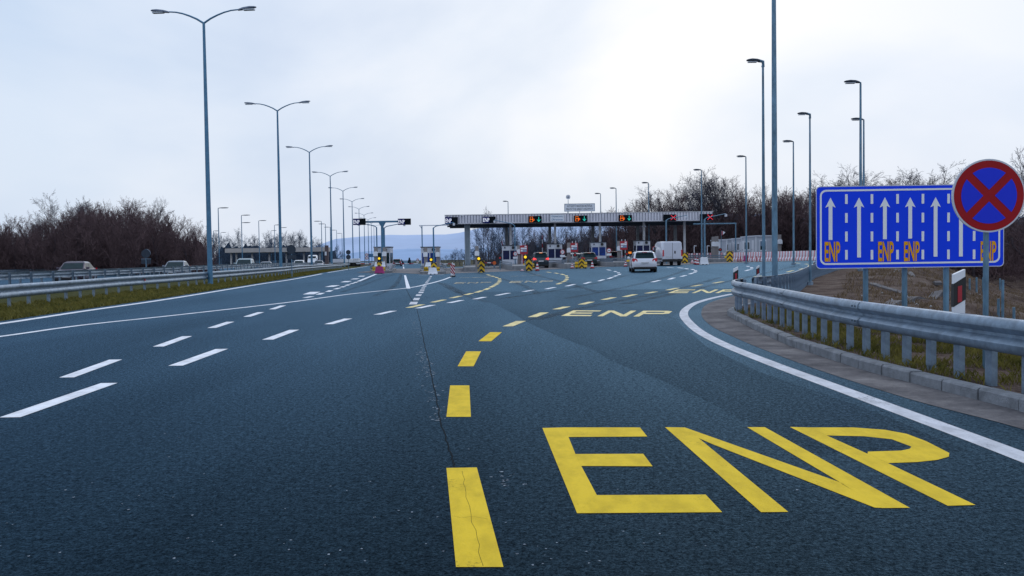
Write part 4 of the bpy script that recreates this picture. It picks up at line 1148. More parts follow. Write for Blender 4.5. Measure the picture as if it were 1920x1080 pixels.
# -- water-filled blocks
def block(x0, x1, y0, y1, Y, label, m, top=.72, name='barrier_block', foot=True, group='plastic barrier blocks around the islands'):
    a = D(x0, y1, Y); b = D(x1, y1, Y); w = b.x - a.x; h = (y1 - y0) * spx(Y); d = .5
    root = thing(name, label, 'barrier block', ((a.x + b.x) / 2, Y, a.z), 0, group)
    mb = MB()
    wt = w * top
    prof = [(w / 2, d / 2, 0), (w / 2, d / 2, h * .18), (w / 2 * .96, d / 2 * .8, h * .26), (wt / 2 * 1.04, d / 2 * .5, h * .8), (wt / 2, d / 2 * .45, h)]
    rings = [[(-x, -y, z), (x, -y, z), (x, y, z), (-x, y, z)] for x, y, z in prof]
    mb.loft(rings); mb.build('body', m, root, bevel=.03)
    if foot:
        mb = MB(); mb.box(-w * .3, -w * .12, -d / 2 - .005, -d / 2 + .05, .0, h * .09); mb.box(w * .12, w * .3, -d / 2 - .005, -d / 2 + .05, .0, h * .09); mb.build('fork_slot', 'black', root)
    mb = MB(); mb.cyl((0, 0, h + .01), .06, .04); mb.build('filler_cap', 'black', root)
    return root
block(703, 720.5, 499.5, 513, yP(711, 513.5), 'magenta barrier block on the nose of the leftmost island', 'magenta')
block(803, 820.5, 502, 514.5, yP(812, 515), 'low white trapezoid block on the nose of the second island', 'white')
block(797, 809, 492, 500.5, yP(812, 514) + 3, 'upper white block left of the short chevron board', 'white')
block(702.5, 707, 491, 500, yP(711, 513) + 2.5, 'small white block left of the chevron above the magenta block', 'white', foot=False)
block(716, 722.5, 490.5, 500.5, yP(711, 513) + 2.5, 'small white block right of the chevron above the magenta block', 'white', foot=False)
block(1312.5, 1328, 482.5, 496.5, yP(1320, 497), 'single white barrier block standing right of the silver van', 'white', .8)
block(1394, 1408.5, 479, 490, yP(1400, 490), 'magenta barrier block in front of the red and white row', 'magenta', .8)
# yellow drums
def drum(x, y0, y1, Y, label, w=8):
    a = D(x, y1, Y); h = (y1 - y0) * spx(Y); r = w * spx(Y) / 2
    root = thing('crash_cushion', label, 'crash cushion', (a.x, Y, a.z), 0, 'yellow crash drums beside the chevron boards')
    MB().tube([(0, 0, 0), (0, 0, h * .1), (0, 0, h * .12), (0, 0, h * .9), (0, 0, h)], [r * .9, r, r * .95, r * .95, r * .7], 16).build('drum', 'yellow', root, smooth=True)
    MB().tube([(0, 0, h * .45), (0, 0, h * .55)], r * .985, 16).build('band', 'black', root)
    MB().box(-r * .5, r * .5, -r * .2, r * .2, min(-.3, gz(a.x, Y) - a.z), 0).build('stand', 'darkmetal', root)
for x, y0, y1, w, lab in [(701, 500, 509, 6, 'yellow drum left of the magenta block'), (719.5, 500, 509, 6, 'yellow drum right of the magenta block'), (799, 500.5, 510, 9, 'yellow drum left of the white trapezoid block'), (821.5, 500.5, 510, 7, 'yellow drum right of the white trapezoid block'),
                     (1081, 491, 501, 7, 'yellow drum left of the chevron board by the dark green car'), (1098, 491, 501, 6, 'yellow drum right of the chevron board by the dark green car'), (1178.5, 487, 496, 8, 'yellow drum left of the tilted chevron board'), (983, 494, 502, 4, 'yellow drum left of the chevron board by the dark SUV'),
                     (999.5, 494, 501, 5, 'yellow drum right of the chevron board by the dark SUV'), (1361, 480, 488, 5, 'yellow drum left of the chevron board at the huts')]:
    drum(x, y0, y1, P(x, y1 + 3).y + .6, lab, w)
# striped rubber kerbs stacked at left islands
for x0, x1, lab in [(695, 701.5, 'black and white striped buffer left of the magenta block'), (721, 729, 'black and white striped buffer right of the magenta block'), (789, 795.5, 'black and white striped buffer left of the second island'), (824, 831, 'black and white striped buffer right of the second island')]:
    Y = yP((x0 + x1) / 2, 512) + 1.2; a = D(x0, 511, Y); b = D(x1, 500, Y)
    root = thing('rubber_buffer', lab, 'buffer', ((a.x + b.x) / 2, Y, gz(a.x, Y)), 0, 'striped rubber buffers'); w = (b.x - a.x) / 2; H = b.z - gz(a.x, Y)
    mk = MB(); mw = MB()
    for k in range(7):
        (mk if k % 2 == 0 else mw).box(-w, w, -.3, .3, H * k / 7, H * (k + 1) / 7)
    mk.build('black_layer', 'rubber', root); mw.build('white_layer', 'white', root)
# amber beacons on poles
for x, y, yb, lab in [(711, 484.7, 500, 'lit amber beacon above the leftmost chevron board'), (808.3, 487, 502, 'lit amber beacon above the second short chevron board'), (897.7, 485, 510, 'lit amber beacon above the chevron board left of centre'), (985, 482, 508, 'lit amber beacon at the chevron board beside the dark SUV')]:
    Y = P(x, max(yb, 508) + 2).y + .3; a = D(x, y, Y); zg = gz(a.x, Y)
    root = thing('warning_beacon', lab, 'warning light', (a.x, Y, zg), 0, 'lit amber warning beacons'); H = a.z - zg
    MB().tube([(0, .1, 0), (0, .1, H)], .035).build('pole', 'galv', root)
    MB().box(-.17, .17, .02, .14, H - .22, H + .2).build('housing', 'black', root, bevel=.02)
    MB().cyl((0, -.02, H), .17, .06, 'Y', 20).build('hood', 'black', root)
    MB().tube([(0, -.04, H), (0, -.09, H)], [.12, .09], 20).build('lens', 'led_amber', root)
# beige terminals with white box
for x, y0, y1, yw, lab, Y in [(894, 461, 506, 475, 'beige pay terminal with white box left of centre', 84), (704, 464, 505, 476, 'beige terminal with white box left of the gantry pole', 90), (720.5, 464, 505, 476, 'beige terminal with white box right of the gantry pole', 90),
                        (797.5, 464, 503, 477, 'beige terminal with white box in front of the second booth, left', 86), (820.5, 464, 503, 477, 'beige terminal with white box at the right side of the second booth', 88), (973, 460, 498, 471.5, 'beige terminal with white box left of the first red tariff board', 98),
                        (1066.5, 455, 492, 469, 'beige terminal with white box left of the second red tariff board', 100), (1160.5, 452, 488, 465.5, 'beige terminal with white box left of the third red tariff board', 102), (1337.5, 444, 480, 457.5, 'left one of two grey terminals with white boxes by the huts', 108),
                        (1344, 443, 480, 457.5, 'right one of two grey terminals with white boxes by the huts', 110), (1462, 440, 476, 453, 'grey terminal with white box right of the thick pole', 112)]:
    a = D(x, y0, Y); zg = gz(a.x, Y); H = a.z - zg; zc = D(x, yw, Y).z - zg
    root = thing('pay_terminal', lab, 'terminal', (a.x, Y, zg), 0, 'tall terminals beside the toll lanes')
    w = 3.2 * spx(Y)
    MB().box(-w, w, 0, .25, 0, H).build('column', 'beige', root, bevel=.02)
    hw = 4 * spx(Y); MB().prism([(-hw, zc - hw * 1.1), (hw, zc - hw * 1.1), (hw, zc + hw * .6), (hw * .5, zc + hw * 1.1), (-hw * .5, zc + hw * 1.1), (-hw, zc + hw * .6)], -.22, 0).build('box', 'white', root)
# tariff boards
for x0, x1, y0, y1, lab, Y in [(975, 989, 460, 476.5, 'red and white tariff board nearest the left, above the amber beacon', 96), (1070, 1083.5, 455.5, 472.5, 'middle red and white tariff board', 98), (1162.5, 1176.5, 452, 468.5, 'red and white tariff board on two posts left of the dark booth', 100)]:
    a = D(x0, y1, Y); b = D(x1, y0, Y); w = b.x - a.x; h = b.z - a.z; zg = gz(a.x, Y)
    root = thing('tariff_board', lab, 'tariff board', (a.x, Y, a.z), R(-3), 'red tariff boards at the toll lanes')
    MB().box(0, w, 0, .12, 0, h).build('panel', 'red', root)
    mb = MB(); mb.box(w * .1, w * .9, -.012, 0, h * .55, h * .74); mb.box(w * .1, w * .38, -.012, 0, h * .3, h * .48); mb.box(w * .62, w * .9, -.012, 0, h * .8, h * .93); mb.build('white_field', 'white', root)
    mb = MB(); mb.box(w * .1, w * .9, -.008, 0, h * .24, h * .52); mb.build('blue_field', 'bluesign_far', root)
    mb = MB()
    for r_ in (.3, .42):
        for k in range(3): mb.box(w * (.45 + .15 * k), w * (.55 + .15 * k), -.014, 0, h * r_, h * (r_ + .05))
    mb.build('figures', 'white', root)
    for k in (.25, .7): MB().box(w * k - .04, w * k + .04, .12, .2, zg - a.z, h + .2).build('post', 'offwhite', root)
a = D(977.5, 476, 97); b = D(983, 496, 97); root = thing('pillar', 'red pillar below the first tariff board', 'pillar', (a.x, 97.5, gz(a.x, 97))); MB().box(0, b.x - a.x, 0, .3, 0, a.z - gz(a.x, 97)).build('shaft', 'red', root); MB().box(-.05, b.x - a.x + .05, -.03, .33, 0, .1).build('foot', 'concrete', root)
# round speed signs
def ringsign(x, y, r, Y, label, under=True, back=False, group='small round red-edged signs at the lanes', two=None):
    a = D(x, y, Y); zg = gz(a.x, Y); H = a.z - zg; rr = r * spx(Y)
    root = thing('round_sign', label, 'road sign', (a.x, Y, zg), 0, group)
    MB().tube([(0, .06, 0), (0, .06, H + rr * .5)], .035).build('post', 'galvpole', root)
    for dz in ([0] if two is None else [0, two * spx(Y)]):
        MB().cyl((0, 0, H - dz), rr, .04, 'Y', 24).build('disc', 'darkmetal' if back else 'red', root)
        if not back:
            MB().cyl((0, -.03, H - dz), rr * .72, .04, 'Y', 24).build('centre', 'white', root)
            MB().box(-rr * .45, rr * .45, -.06, -.05, H - dz - rr * .12, H - dz + rr * .12).build('bar', 'darkmetal', root)
    if under:
        MB().box(-rr, rr, -.02, .02, H - rr * 2.1, H - rr * 1.25).build('plate', 'darkmetal' if back else 'white', root)
    return root
ringsign(966.3, 476, 4.3, 97, 'round red-edged sign in front of the booth nearest the orange barrier end'); ringsign(1054.7, 472.5, 4.5, 98, 'round red-edged sign with plates at the second canopy booth')
ringsign(1141.8, 469.5, 4.6, 100, 'round red-edged sign right of the bright blue booth'); ringsign(1227.5, 466.3, 4.6, 101, 'round red-edged sign between the white estate car and the van')
ringsign(546, 467.5, 8.6, 70, 'dark back of a big round sign with a plate in the median', True, True, None)
ringsign(653, 473, 4.4, 120, 'two dark sign backs one above the other on one post in the median', False, True, None, two=9)
ringsign(687.5, 478, 3, 230, 'tiny red-edged round signs one above the other far down the motorway', False, False, None, two=6)
ringsign(783, 487, 2.4, 240, 'tiny red-edged round sign far off left of the second booth', True, False, None)
# outline sign back at left
a = D(273.5, 475, 66); root = thing('road_sign', 'back of a small sign with hooped frame before the dark wood', 'road sign', (a.x, 66, 0)); H = a.z
MB().tube([(0, 0, 0), (0, 0, H + .3)], .04).build('post', 'galvpole', root)
MB().cyl((0, -.03, H - .03), .32, .03, 'Y', 24).build('disc', 'darkmetal', root)
MB().tube([(.33 * math.cos(R(t)), 0, H - .03 + .33 * math.sin(R(t))) for t in range(-10, 95, 15)], .015).build('rim', 'galv', root)
MB().box(-.34, .34, -.02, .01, H - .75, H - .42).build('plate', 'darkmetal', root); MB().box(-.36, .36, .01, .04, H - .42, H - .38).build('bracket', 'galv', root)
# lane traffic lights
for x, y, lab, Y in [(937.5, 483.5, 'dark signal on a post left of the booth nearest the orange barrier end', 90), (1078, 478, 'dark signal beside the middle tariff board', 97), (1175, 476, 'signal head beside the tariff board on two posts', 99), (1232, 475, 'dark signal partly behind the van', 101), (1350.5, 468, 'dark signal at the huts', 106)]:
    a = D(x, y, Y); zg = gz(a.x, Y); H = a.z - zg; root = thing('lane_signal', lab, 'traffic light', (a.x, Y, zg), 0, 'lane signals beside the booths')
    MB().tube([(0, .1, 0), (0, .1, H)], .04).build('post', 'galvpole', root); MB().cyl((0, 0, H), .2, .12, 'Y', 20).build('head', 'black', root); MB().cyl((0, -.07, H), .09, .03, 'Y', 16).build('lens', 'tail', root)
a = D(1181, 474, 99); root = thing('message_display', 'small orange lit display beside the tariff board on two posts', 'display', (a.x, 99, gz(a.x, 99))); H = a.z - gz(a.x, 99)
MB().box(-.2, .2, 0, .12, H - .15, H + .15).build('housing', 'panelblack', root); MB().box(-.17, .17, -.01, 0, H - .1, H + .12).build('screen', 'led_orange', root); MB().box(-.03, .03, .04, .1, 0, H - .15).build('post', 'galvpole', root)

# -- barrier arms
def barrier(x0, y0, x1, y1, Y, label, post='orange', hidden=False):
    a = D(x0, y0, Y); b = D(x1, y1, Y); zg = gz(a.x, Y)
    root = thing('boom_barrier', label, 'barrier', (a.x, Y, zg), 0, 'red and white boom barriers')
    v = b - a; L_ = v.length; d = v.normalized(); o = Vector((0, 0, a.z - zg)); n = max(3, int(L_ / .45)); mr = MB(); mw = MB()
    for k in range(n):
        (mr if k % 2 == 0 else mw).tube([o + d * L_ * k / n, o + d * L_ * (k + 1) / n], .05, 6)
    mr.build('red_band', 'red', root); mw.build('white_band', 'white', root)
    MB().box(-.1, .1, -.1, .12, 0, a.z - zg).build('post', 'galv', root); MB().cyl((0, -.12, a.z - zg), .2, .1, 'Y', 16).build('pivot', post, root)
barrier(700, 494.5, 668, 494.5, 97, 'closed boom left of the leftmost booth', 'white'); barrier(733, 494.5, 784, 494.5, 97, 'closed boom across the open lane between the two left booths', 'white'); barrier(823, 495, 848, 494.7, 97, 'closed boom right of the second booth', 'white')
barrier(927, 493, 907, 492.5, 100, 'closed boom with orange end left of the first canopy booth'); barrier(1017.5, 480, 1016.5, 441, 108, 'raised boom upright behind the dark SUV', 'galv'); barrier(942, 478, 941.2, 443, 108, 'raised boom upright left of the first canopy booth', 'galv')
# -- red and white marker board
Y = yP(848.5, 519); a = D(845.2, 518.5, Y); b = D(852.3, 494, Y); root = thing('marker_board', 'red and white striped marker board on black foot where the solid line ends', 'marker board', ((a.x + b.x) / 2, Y, gz(a.x, Y))); w = (b.x - a.x) / 2; H = b.z - gz(a.x, Y)
MB().box(-w, w, 0, .04, .08, H).build('board', 'white', root)
mb = MB()
for k in range(4):
    z0 = .1 + k * (H - .1) / 3.3; t = H * .16; pl = [(-w, z0 + w * 1.6), (w, z0 - w * 1.6), (w, z0 - w * 1.6 + t), (-w, z0 + w * 1.6 + t)]
    flat(mb, [(x, min(max(z, .08), H)) for x, z in pl], -.006)
mb.build('stripes', 'red_dark', root)
MB().box(-w * 1.35, w * 1.35, -.2, .22, 0, .09).build('foot', 'rubber', root, bevel=.02); MB().box(-.02, .02, .01, .03, H, H + .09).build('handle', 'white', root)
# -- cones and flexible posts
def cone(x, y, h, label, two=False):
    p = P(x, y); root = thing('traffic_cone', label, 'traffic cone', (p.x, p.y, p.z), 0, 'red and white cones and posts at the islands')
    MB().box(-.2, .2, -.2, .2, 0, .04).build('foot', 'rubber', root)
    for k in range(5):
        r0 = .14 * (1 - k / 5) + .035; r1 = .14 * (1 - (k + 1) / 5) + .035
        MB().tube([(0, 0, .04 + h * k / 5), (0, 0, .04 + h * (k + 1) / 5)], [r0, r1], 12).build('band', 'red' if k % 2 == 0 else 'white', root, smooth=True)
cone(1110.5, 503.5, .62, 'red and white cone right of the dark green car'); cone(1007.5, 508, .7, 'slim red post right of the dark SUV'); cone(979, 508.5, .16, 'flat red cone left of the chevron board by the SUV')
cone(1073, 503.5, .45, 'red cone left of the yellow drum by the dark green car'); cone(1173, 500, .5, 'red cone left of the tilted chevron board'); 
for i, (x, y, h) in enumerate([(1304, 496, .65), (1308, 496.5, .6), (1298, 494, .4), (1325, 496, .55)]): cone(x, y, h, ['left red cone beside the white block right of the van', 'second red cone touching the white block right of the van', 'small red cone near the chevron board right of the van', 'thin red post at the right corner of the white block'][i])
for i, x in enumerate((1384, 1389, 1402, 1410, 1418.5, 1425)):
    p = P(x, 491 if i != 5 else 490.5); root = thing('flexible_post', ['first', 'second', 'third', 'fourth', 'fifth', 'sixth'][i] + ' thin dark red post from the left before the red and white row', 'bollard', p, 0, 'thin posts before the red and white barrier row')
    MB().tube([(0, 0, .03), (0, 0, .55)], .045, 8).build('stem', 'red_dark', root); MB().cyl((0, 0, .02), .13, .04).build('foot', 'rubber', root)

# -- red and white barrier row
a = P(1376, 490.2); b = P(1545, 488.2)
rowd = Vector((b.x - a.x, b.y - a.y, 0)); n = 66; proto = None
rowa = math.atan2(rowd.y, rowd.x)
for k in range(n):
    q = a.lerp(b, (k + .5) / n); L_ = rowd.length / n
    red = k % 2 == 0
    if k < 2:
        root = thing('barrier_block', 'pale red block of the long barrier row' if red else 'white block of the long barrier row', 'barrier block', (q.x, q.y, gz(q.x, q.y)), rowa, 'red blocks of the barrier row' if red else 'white blocks of the barrier row')
        mb = MB(); hh = .92
        prof = [(.25, 0), (.25, .2), (.13, .38), (.09, hh), (-.09, hh), (-.13, .38), (-.25, .2), (-.25, 0)]
        mb.prismx(prof, -L_ * .49, L_ * .49); mb.build('body', 'pinkred' if red else 'white', root, bevel=.03)
        mb = MB(); mb.cyl((0, 0, hh + .02), .05, .05); mb.build('filler_cap', 'black', root)
        if k == 0: pr = root
        else: pw = root
    else:
        copy_tree(pr if red else pw, (q.x, q.y, gz(q.x, q.y)), rowa)
# further row behind the guard rail
a = P(1290, 488.5); b = P(1372, 487.5); nf = 16
for k in range(nf):
    q = a.lerp(b, (k + .5) / nf); red = k % 2 == 0
    copy_tree(pr if red else pw, (q.x, q.y, gz(q.x, q.y)), 0, label='pale red block of the farther row behind the island rail' if red else 'white block of the farther row behind the island rail', group='red blocks of the farther row' if red else 'white blocks of the farther row')

# -- white huts
def hut(x0, x1, y0, yb, Y, dep, label, win, sidewin=True):
    a = D(x0, yb, Y); b = D(x1, y0, Y); w = b.x - a.x; zg = gz(a.x, Y) - .05; h = D((x0 + x1) / 2, y0, Y).z - zg
    root = thing('site_hut', label, 'hut', (a.x, Y, zg), R(0), 'white container huts')
    mb = MB(); mb.box(0, w, 0, dep, 0, h); mb.build('wall', 'hutwall', root)
    mb = MB()
    for xx in (-.03, w - .1): 
        for yy in (-.03, dep - .1): mb.box(xx, xx + .13, yy, yy + .13, 0, h + .003)
    mb.box(.1, w - .1, -.03, .03, 0, .15); mb.build('frame', 'white', root)
    mb = MB(); mb.box(-.12, w + .08, -.15, dep + .1, h + .004, h + .16); mb.build('roof', 'offwhite', root)
    if win:
        f = MB().box(w * .22, w * .62, -.04, 0.0, h * .36, h * .86).build('window', 'white', root)
        MB().box(w * .26, w * .58, -.05, -.035, h * .42, h * .8).build('pane', 'glass', f); MB().box(w * .26, w * .58, -.058, -.05, h * .58, h * .8).build('blind', 'bluegrey', f)
    # side openings facing the lanes
    for k, (u, d_) in enumerate([(.12, True), (.4, False), (.62, False), (.8, True)]):
        y = dep * u
        if d_: 
            f = MB().box(-.035, 0, y, y + .85, .15, h * .85).build('door', 'white', root); MB().box(-.06, -.035, y + .7, y + .76, h * .4, h * .46).build('handle', 'darkmetal', f)
        else:
            f = MB().box(-.035, 0, y, y + .9, h * .4, h * .82).build('window', 'white', root); MB().box(-.045, -.03, y + .08, y + .82, h * .46, h * .77).build('pane', 'glass', f)
    return root
hut(1417, 1449, 443.5, 480, 113, 7, 'right-hand white hut with the large window facing the road', True)
hut(1395, 1412, 447.5, 480, 119.8, 6.3, 'middle white hut behind the red and white barrier row', False)
hut(1373, 1386, 449.5, 480, 127.5, 5.5, 'white hut second from the left', False)
hut(1349, 1363, 451, 480, 124, 5, 'leftmost narrow white hut under the flag', False)
# flag
a = D(1352.5, 452, 118); b = D(1352.5, 433, 118); root = thing('flag', 'small red and white flag on a pole over the leftmost hut', 'flag', (a.x, 118, gz(a.x, 118))); H = b.z - gz(a.x, 118)
MB().tube([(0, 0, 0), (0, 0, H + .1)], .03).build('pole', 'galvpole', root)
def cloth(x0, x1, m, z0, z1, z2, z3):
    mb = MB(); n = 5; vs = []
    for k in range(n + 1):
        t = k / n; x = x0 + (x1 - x0) * t; yy = .06 * math.sin(x * 14); vs += [(x, yy, z0 + (z2 - z0) * t), (x, yy, z1 + (z3 - z1) * t)]
    mb.add(vs, [(2 * k, 2 * k + 2, 2 * k + 3, 2 * k + 1) for k in range(n)]); mb.build('cloth', m, root)
cloth(.02, .2, 'red', H - .62, H, H - .5, H - .02); cloth(.2, .52, 'white', H - .5, H - .02, H - .2, H - .18)
for x, lab in ((1301.5, 'left thin white lamp on a short post behind the island rail'), (1326, 'right thin white lamp on a short post behind the island rail')):
    a = D(x, 461, 122); root = thing('path_lamp', lab, 'lamp', (a.x, 122, gz(a.x, 122)), 0, 'short white lamps behind the rail'); H = a.z - gz(a.x, 122)
    MB().tube([(0, 0, 0), (0, 0, H)], .045).build('post', 'white', root); MB().box(0, .3, -.06, .06, H - .05, H + .04).build('head', 'white', root)

# -- camera poles and gantries
def campole(xb, ytop, xe, ye, Y, label, r=.07, m='galvpole'):
    a = D(xb, ytop, Y); b = D(xe, ye, Y); zg = gz(a.x, Y); H = a.z - zg
    root = thing('camera_pole', label, 'camera pole', (a.x, Y, zg), 0, 'posts with an arm and a camera over the lanes')
    MB().tube([(0, 0, 0), (0, 0, H)], [r, r * .9], 10).build('pole', m, root, smooth=True)
    v = Vector((b.x - a.x, 0, b.z - a.z)); MB().tube([(0, 0, H - .03), (v.x * .12, 0, H + v.z * .3), (v.x, 0, H + v.z)], [.05, .045, .035], 8).build('arm', m, root)
    MB().box(v.x - .1, v.x + .1, -.2, .16, H + v.z - .32, H + v.z - .08).build('camera', 'offwhite', root, bevel=.02); MB().box(v.x - .02, v.x + .02, -.02, .02, H + v.z - .1, H + v.z).build('bracket', m, root)
campole(1249, 413, 1288, 403.5, 96, 'camera pole with arm reaching right beside the left red cross display', .09); campole(1321, 411, 1361, 400.5, 97, 'camera pole with arm reaching right beyond the right end of the canopy', .11)
campole(812.5, 427, 851, 417, 92, 'camera pole with arm reaching right under the canopy corner', .08, 'bluepole'); campole(706, 426, 673, 417.5, 93.5, 'camera pole with arm reaching left beside the T-shaped gantry', .07, 'bluepole'); campole(720.3, 427, 758, 418, 93.5, 'camera pole with arm reaching right beside the T-shaped gantry', .07, 'bluepole')
campole(965, 423, 927, 412.5, 100, 'camera pole behind the second ENP display, arm reaching left', .06, 'bluepole')
Y = 92; a = D(716.5, 415.5, Y); zg = gz(a.x, Y); H = a.z - zg
root = thing('sign_gantry', 'grey T-shaped gantry with a display at each end over the left lanes', 'gantry', (a.x, Y, zg))
MB().tube([(0, 0, 0), (0, 0, H - .3), (0, 0, H)], [.15, .14, .17], 12).build('pole', 'bluepole', root, smooth=True)
xl_ = D(664, 415.5, Y).x - a.x; xr_ = D(769, 415.5, Y).x - a.x
MB().box(xl_, xr_, -.09, .09, H - .1, H + .08).build('beam', 'bluepole', root); MB().prism([(-.35, H - .1), (.35, H - .1), (.12, H - .5), (-.12, H - .5)], -.07, .07).build('gusset', 'bluepole', root)
board(662, 685, 409.8, 421.8, 'enp', 'dark ENP display on the left arm of the T-shaped gantry', Y - .45)
board(746, 770, 409.8, 421.5, 'enp', 'dark ENP display on the right arm of the T-shaped gantry', Y - .45)
Y = 100; a = D(791, 423, Y); zg = gz(a.x, Y); H = a.z - zg; xe = D(842, 422.5, Y).x - a.x
root = thing('height_gauge', 'thin goalpost frame between the left booths and the canopy', 'height gauge', (a.x, Y, zg))
MB().tube([(0, 0, 0), (0, 0, H)], .06).build('post', 'bluepole', root); MB().box(-.3, xe, -.04, .04, H - .04, H + .05).build('crossbar', 'offwhite', root); MB().tube([(-.25, 0, H), (0, 0, H - .35)], .025).build('brace', 'bluepole', root)
Y = 104; a = D(1379.3, 418.5, Y); zg = gz(a.x, Y); H = a.z - zg; xe = D(1300, 418.5, Y).x - a.x
root = thing('height_gauge', 'thin blue-grey goalpost frame right of the canopy over the huts', 'height gauge', (a.x, Y, zg))
MB().tube([(0, 0, 0), (0, 0, H)], .07).build('post', 'galvpole', root); MB().box(xe, .08, -.05, .05, H - .08, H + .06).build('crossbar', 'galvpole', root)

# ---------------------------------------------------------------- vehicles
def car(label, loc, rz, paintm, L_=4.5, W=1.8, H=1.48, kind='wagon', lit=False, group=None, name='car', cat='car'):
    root = thing(name, label, cat, loc, rz, group)
    hw = W / 2; belt = H * .63
    st = [(-.5, .80, .34, .60), (-.485, .90, .26, .66), (-.44, .97, .22, .68), (-.3, 1, .19, .68), (0, 1, .18, .66), (.22, 1, .18, .64), (.36, .98, .19, .60), (.45, .93, .2, .53), (.485, .84, .24, .46), (.5, .7, .3, .40)]
    rings = []
    for t, w, zb, ztp in st:
        y = t * L_; w *= hw; z1 = ztp * H if kind != 'suv' else ztp * H * 1.0
        rings.append([(-w * .86, y, zb), (-w, y, zb + .12), (-w * 1.0, y, (zb + z1) / 2 + .04), (-w * .95, y, z1 - .06), (-w * .80, y, z1), (w * .80, y, z1), (w * .95, y, z1 - .06), (w * 1.0, y, (zb + z1) / 2 + .04), (w, y, zb + .12), (w * .86, y, zb)])
    MB().loft(rings).build('body', paintm, root, smooth=True)
    zb = H * .645
    if kind == 'sedan': ya, yb_, yc, yd = -.36 * L_, -.2 * L_, .05 * L_, .24 * L_
    else: ya, yb_, yc, yd = -.485 * L_, -.41 * L_, .04 * L_, .24 * L_
    bw, tw = hw * .93, hw * .745
    def cab(bw, tw, H, ya, yb_, yc, yd, zb):
        return [[(-bw, ya, zb), (bw, ya, zb), (bw, yd, zb), (-bw, yd, zb)], [(-tw * 1.06, yb_ - .02, H - .1), (tw * 1.06, yb_ - .02, H - .1), (tw * 1.06, yc + .12, H - .1), (-tw * 1.06, yc + .12, H - .1)], [(-tw * .86, yb_ + .12, H - .015), (tw * .86, yb_ + .12, H - .015), (tw * .86, yc - .05, H - .01), (-tw * .86, yc - .05, H - .01)], [(-tw * .5, yb_ + .5, H + .012), (tw * .5, yb_ + .5, H + .012), (tw * .5, yc - .45, H + .012), (-tw * .5, yc - .45, H + .012)]]
    rr = cab(bw, tw, H, ya, yb_, yc, yd, zb - .03)
    MB().loft(rr).build('cabin', paintm, root, bevel=.03)
    # glazing just proud of the cabin
    e = .012
    def lerp(a, b, t): return tuple(a[i] + (b[i] - a[i]) * t for i in range(3))
    def pane(p, nrm, nm='window', u0=.08, u1=.92, v0=.12, v1=.95, m='glass'):
        a, b, c_, d = p; q = []
        for u, v in ((u0, v0), (u1, v0), (u1, v1), (u0, v1)):
            pt = lerp(lerp(a, b, u), lerp(d, c_, u), v); q.append(tuple(pt[i] + nrm[i] * e for i in range(3)))
        return MB().add(q, [(0, 1, 2, 3)]).build(nm, m, root)
    B, T = rr[0], rr[1]
    pane((B[0], B[1], T[1], T[0]), (0, -1, .3), 'rear_window')
    pane((B[2], B[3], T[3], T[2]), (0, 1, .5), 'windscreen', .06, .94, .08, .97)
    for sx, (b0, b1, t1, t0) in ((1, (B[1], B[2], T[2], T[1])), (-1, (B[0], B[3], T[3], T[0]))):
        pane((b0, b1, t1, t0), (sx, 0, .3), 'side_window', .10, .46, .15, .92); pane((b0, b1, t1, t0), (sx, 0, .3), 'side_window', .49, .86, .15, .92)
    zl = H * .56
    for sx in (-1, 1):
        mb = MB(); mb.add([(sx * hw * .90, -.492 * L_, zl - .07), (sx * hw * .58, -.503 * L_, zl - .05), (sx * hw * .62, -.503 * L_, zl + .10), (sx * hw * .93, -.487 * L_, zl + .18), (sx * hw * 1.01, -.45 * L_, zl + .12), (sx * hw * 1.0, -.45 * L_, zl - .05)], [(0, 1, 2, 3), (0, 3, 4, 5)]); mb.build('tail_light', 'tail_lit' if lit else 'tail', root)
        mb = MB(); mb.add([(sx * hw * .88, .478 * L_, H * .40), (sx * hw * .5, .496 * L_, H * .38), (sx * hw * .52, .494 * L_, H * .46), (sx * hw * .9, .468 * L_, H * .50)], [(0, 1, 2, 3)]); mb.build('headlight', 'lens', root)
        MB().box(*sorted((sx * hw * .96, sx * (hw + .17))), .14 * L_, .14 * L_ + .09, H * .64, H * .64 + .14).build('mirror', paintm, root, bevel=.02)
    MB().box(-hw * .9, hw * .9, -.512 * L_, -.47 * L_, .24, .38).build('rear_bumper', 'black', root, bevel=.03)
    MB().box(-hw * .88, hw * .88, .47 * L_, .508 * L_, .22, .36).build('front_bumper', 'black', root, bevel=.03)
    MB().box(-.26, .26, -.512 * L_, -.5 * L_, H * .42, H * .42 + .11).build('number_plate', 'plate', root)
    MB().box(-.26, .26, .5 * L_, .512 * L_, H * .27, H * .27 + .11).build('number_plate', 'plate', root)
    if kind != 'sedan':
        MB().box(-tw * .85, tw * .85, yb_ - .16, yb_ + .05, H - .07, H - .02).build('spoiler', paintm, root, bevel=.01); MB().box(-.16, .16, yb_ - .175, yb_ - .155, H - .07, H - .035).build('brake_light', 'brake_lit' if lit else 'tail', root)
        for sx in (-1, 1): MB().box(sx * tw * .86 - .02, sx * tw * .86 + .02, yb_ + .25, yc - .2, H + .0, H + .05).build('roof_rail', 'galv', root)
    for y in (-.30 * L_, .31 * L_):
        for sx in (-1, 1):
            t = MB().cyl((0, 0, 0), .32, .21, 'X', 24).build('wheel', 'rubber', root, smooth=True); t.location = (sx * (hw - .10), y, .32)
            MB().cyl((sx * .10, 0, 0), .2, .03, 'X', 14).build('rim', 'lampmetal', t)
    return root
def place_car(x, y, Y=None, **kw):
    p = P(x, y) if Y is None else D(x, y, Y)
    return Vector((p.x, p.y, gz(p.x, p.y)))
v = P(1213.5, 510.5); sc = 1
car('white estate car driving away toward the booths, nearest of the moving traffic', (v.x, v.y + 2.2, gz(v.x, v.y)), R(-4), 'car_silver', 4.6, 1.72, 1.44, 'wagon')
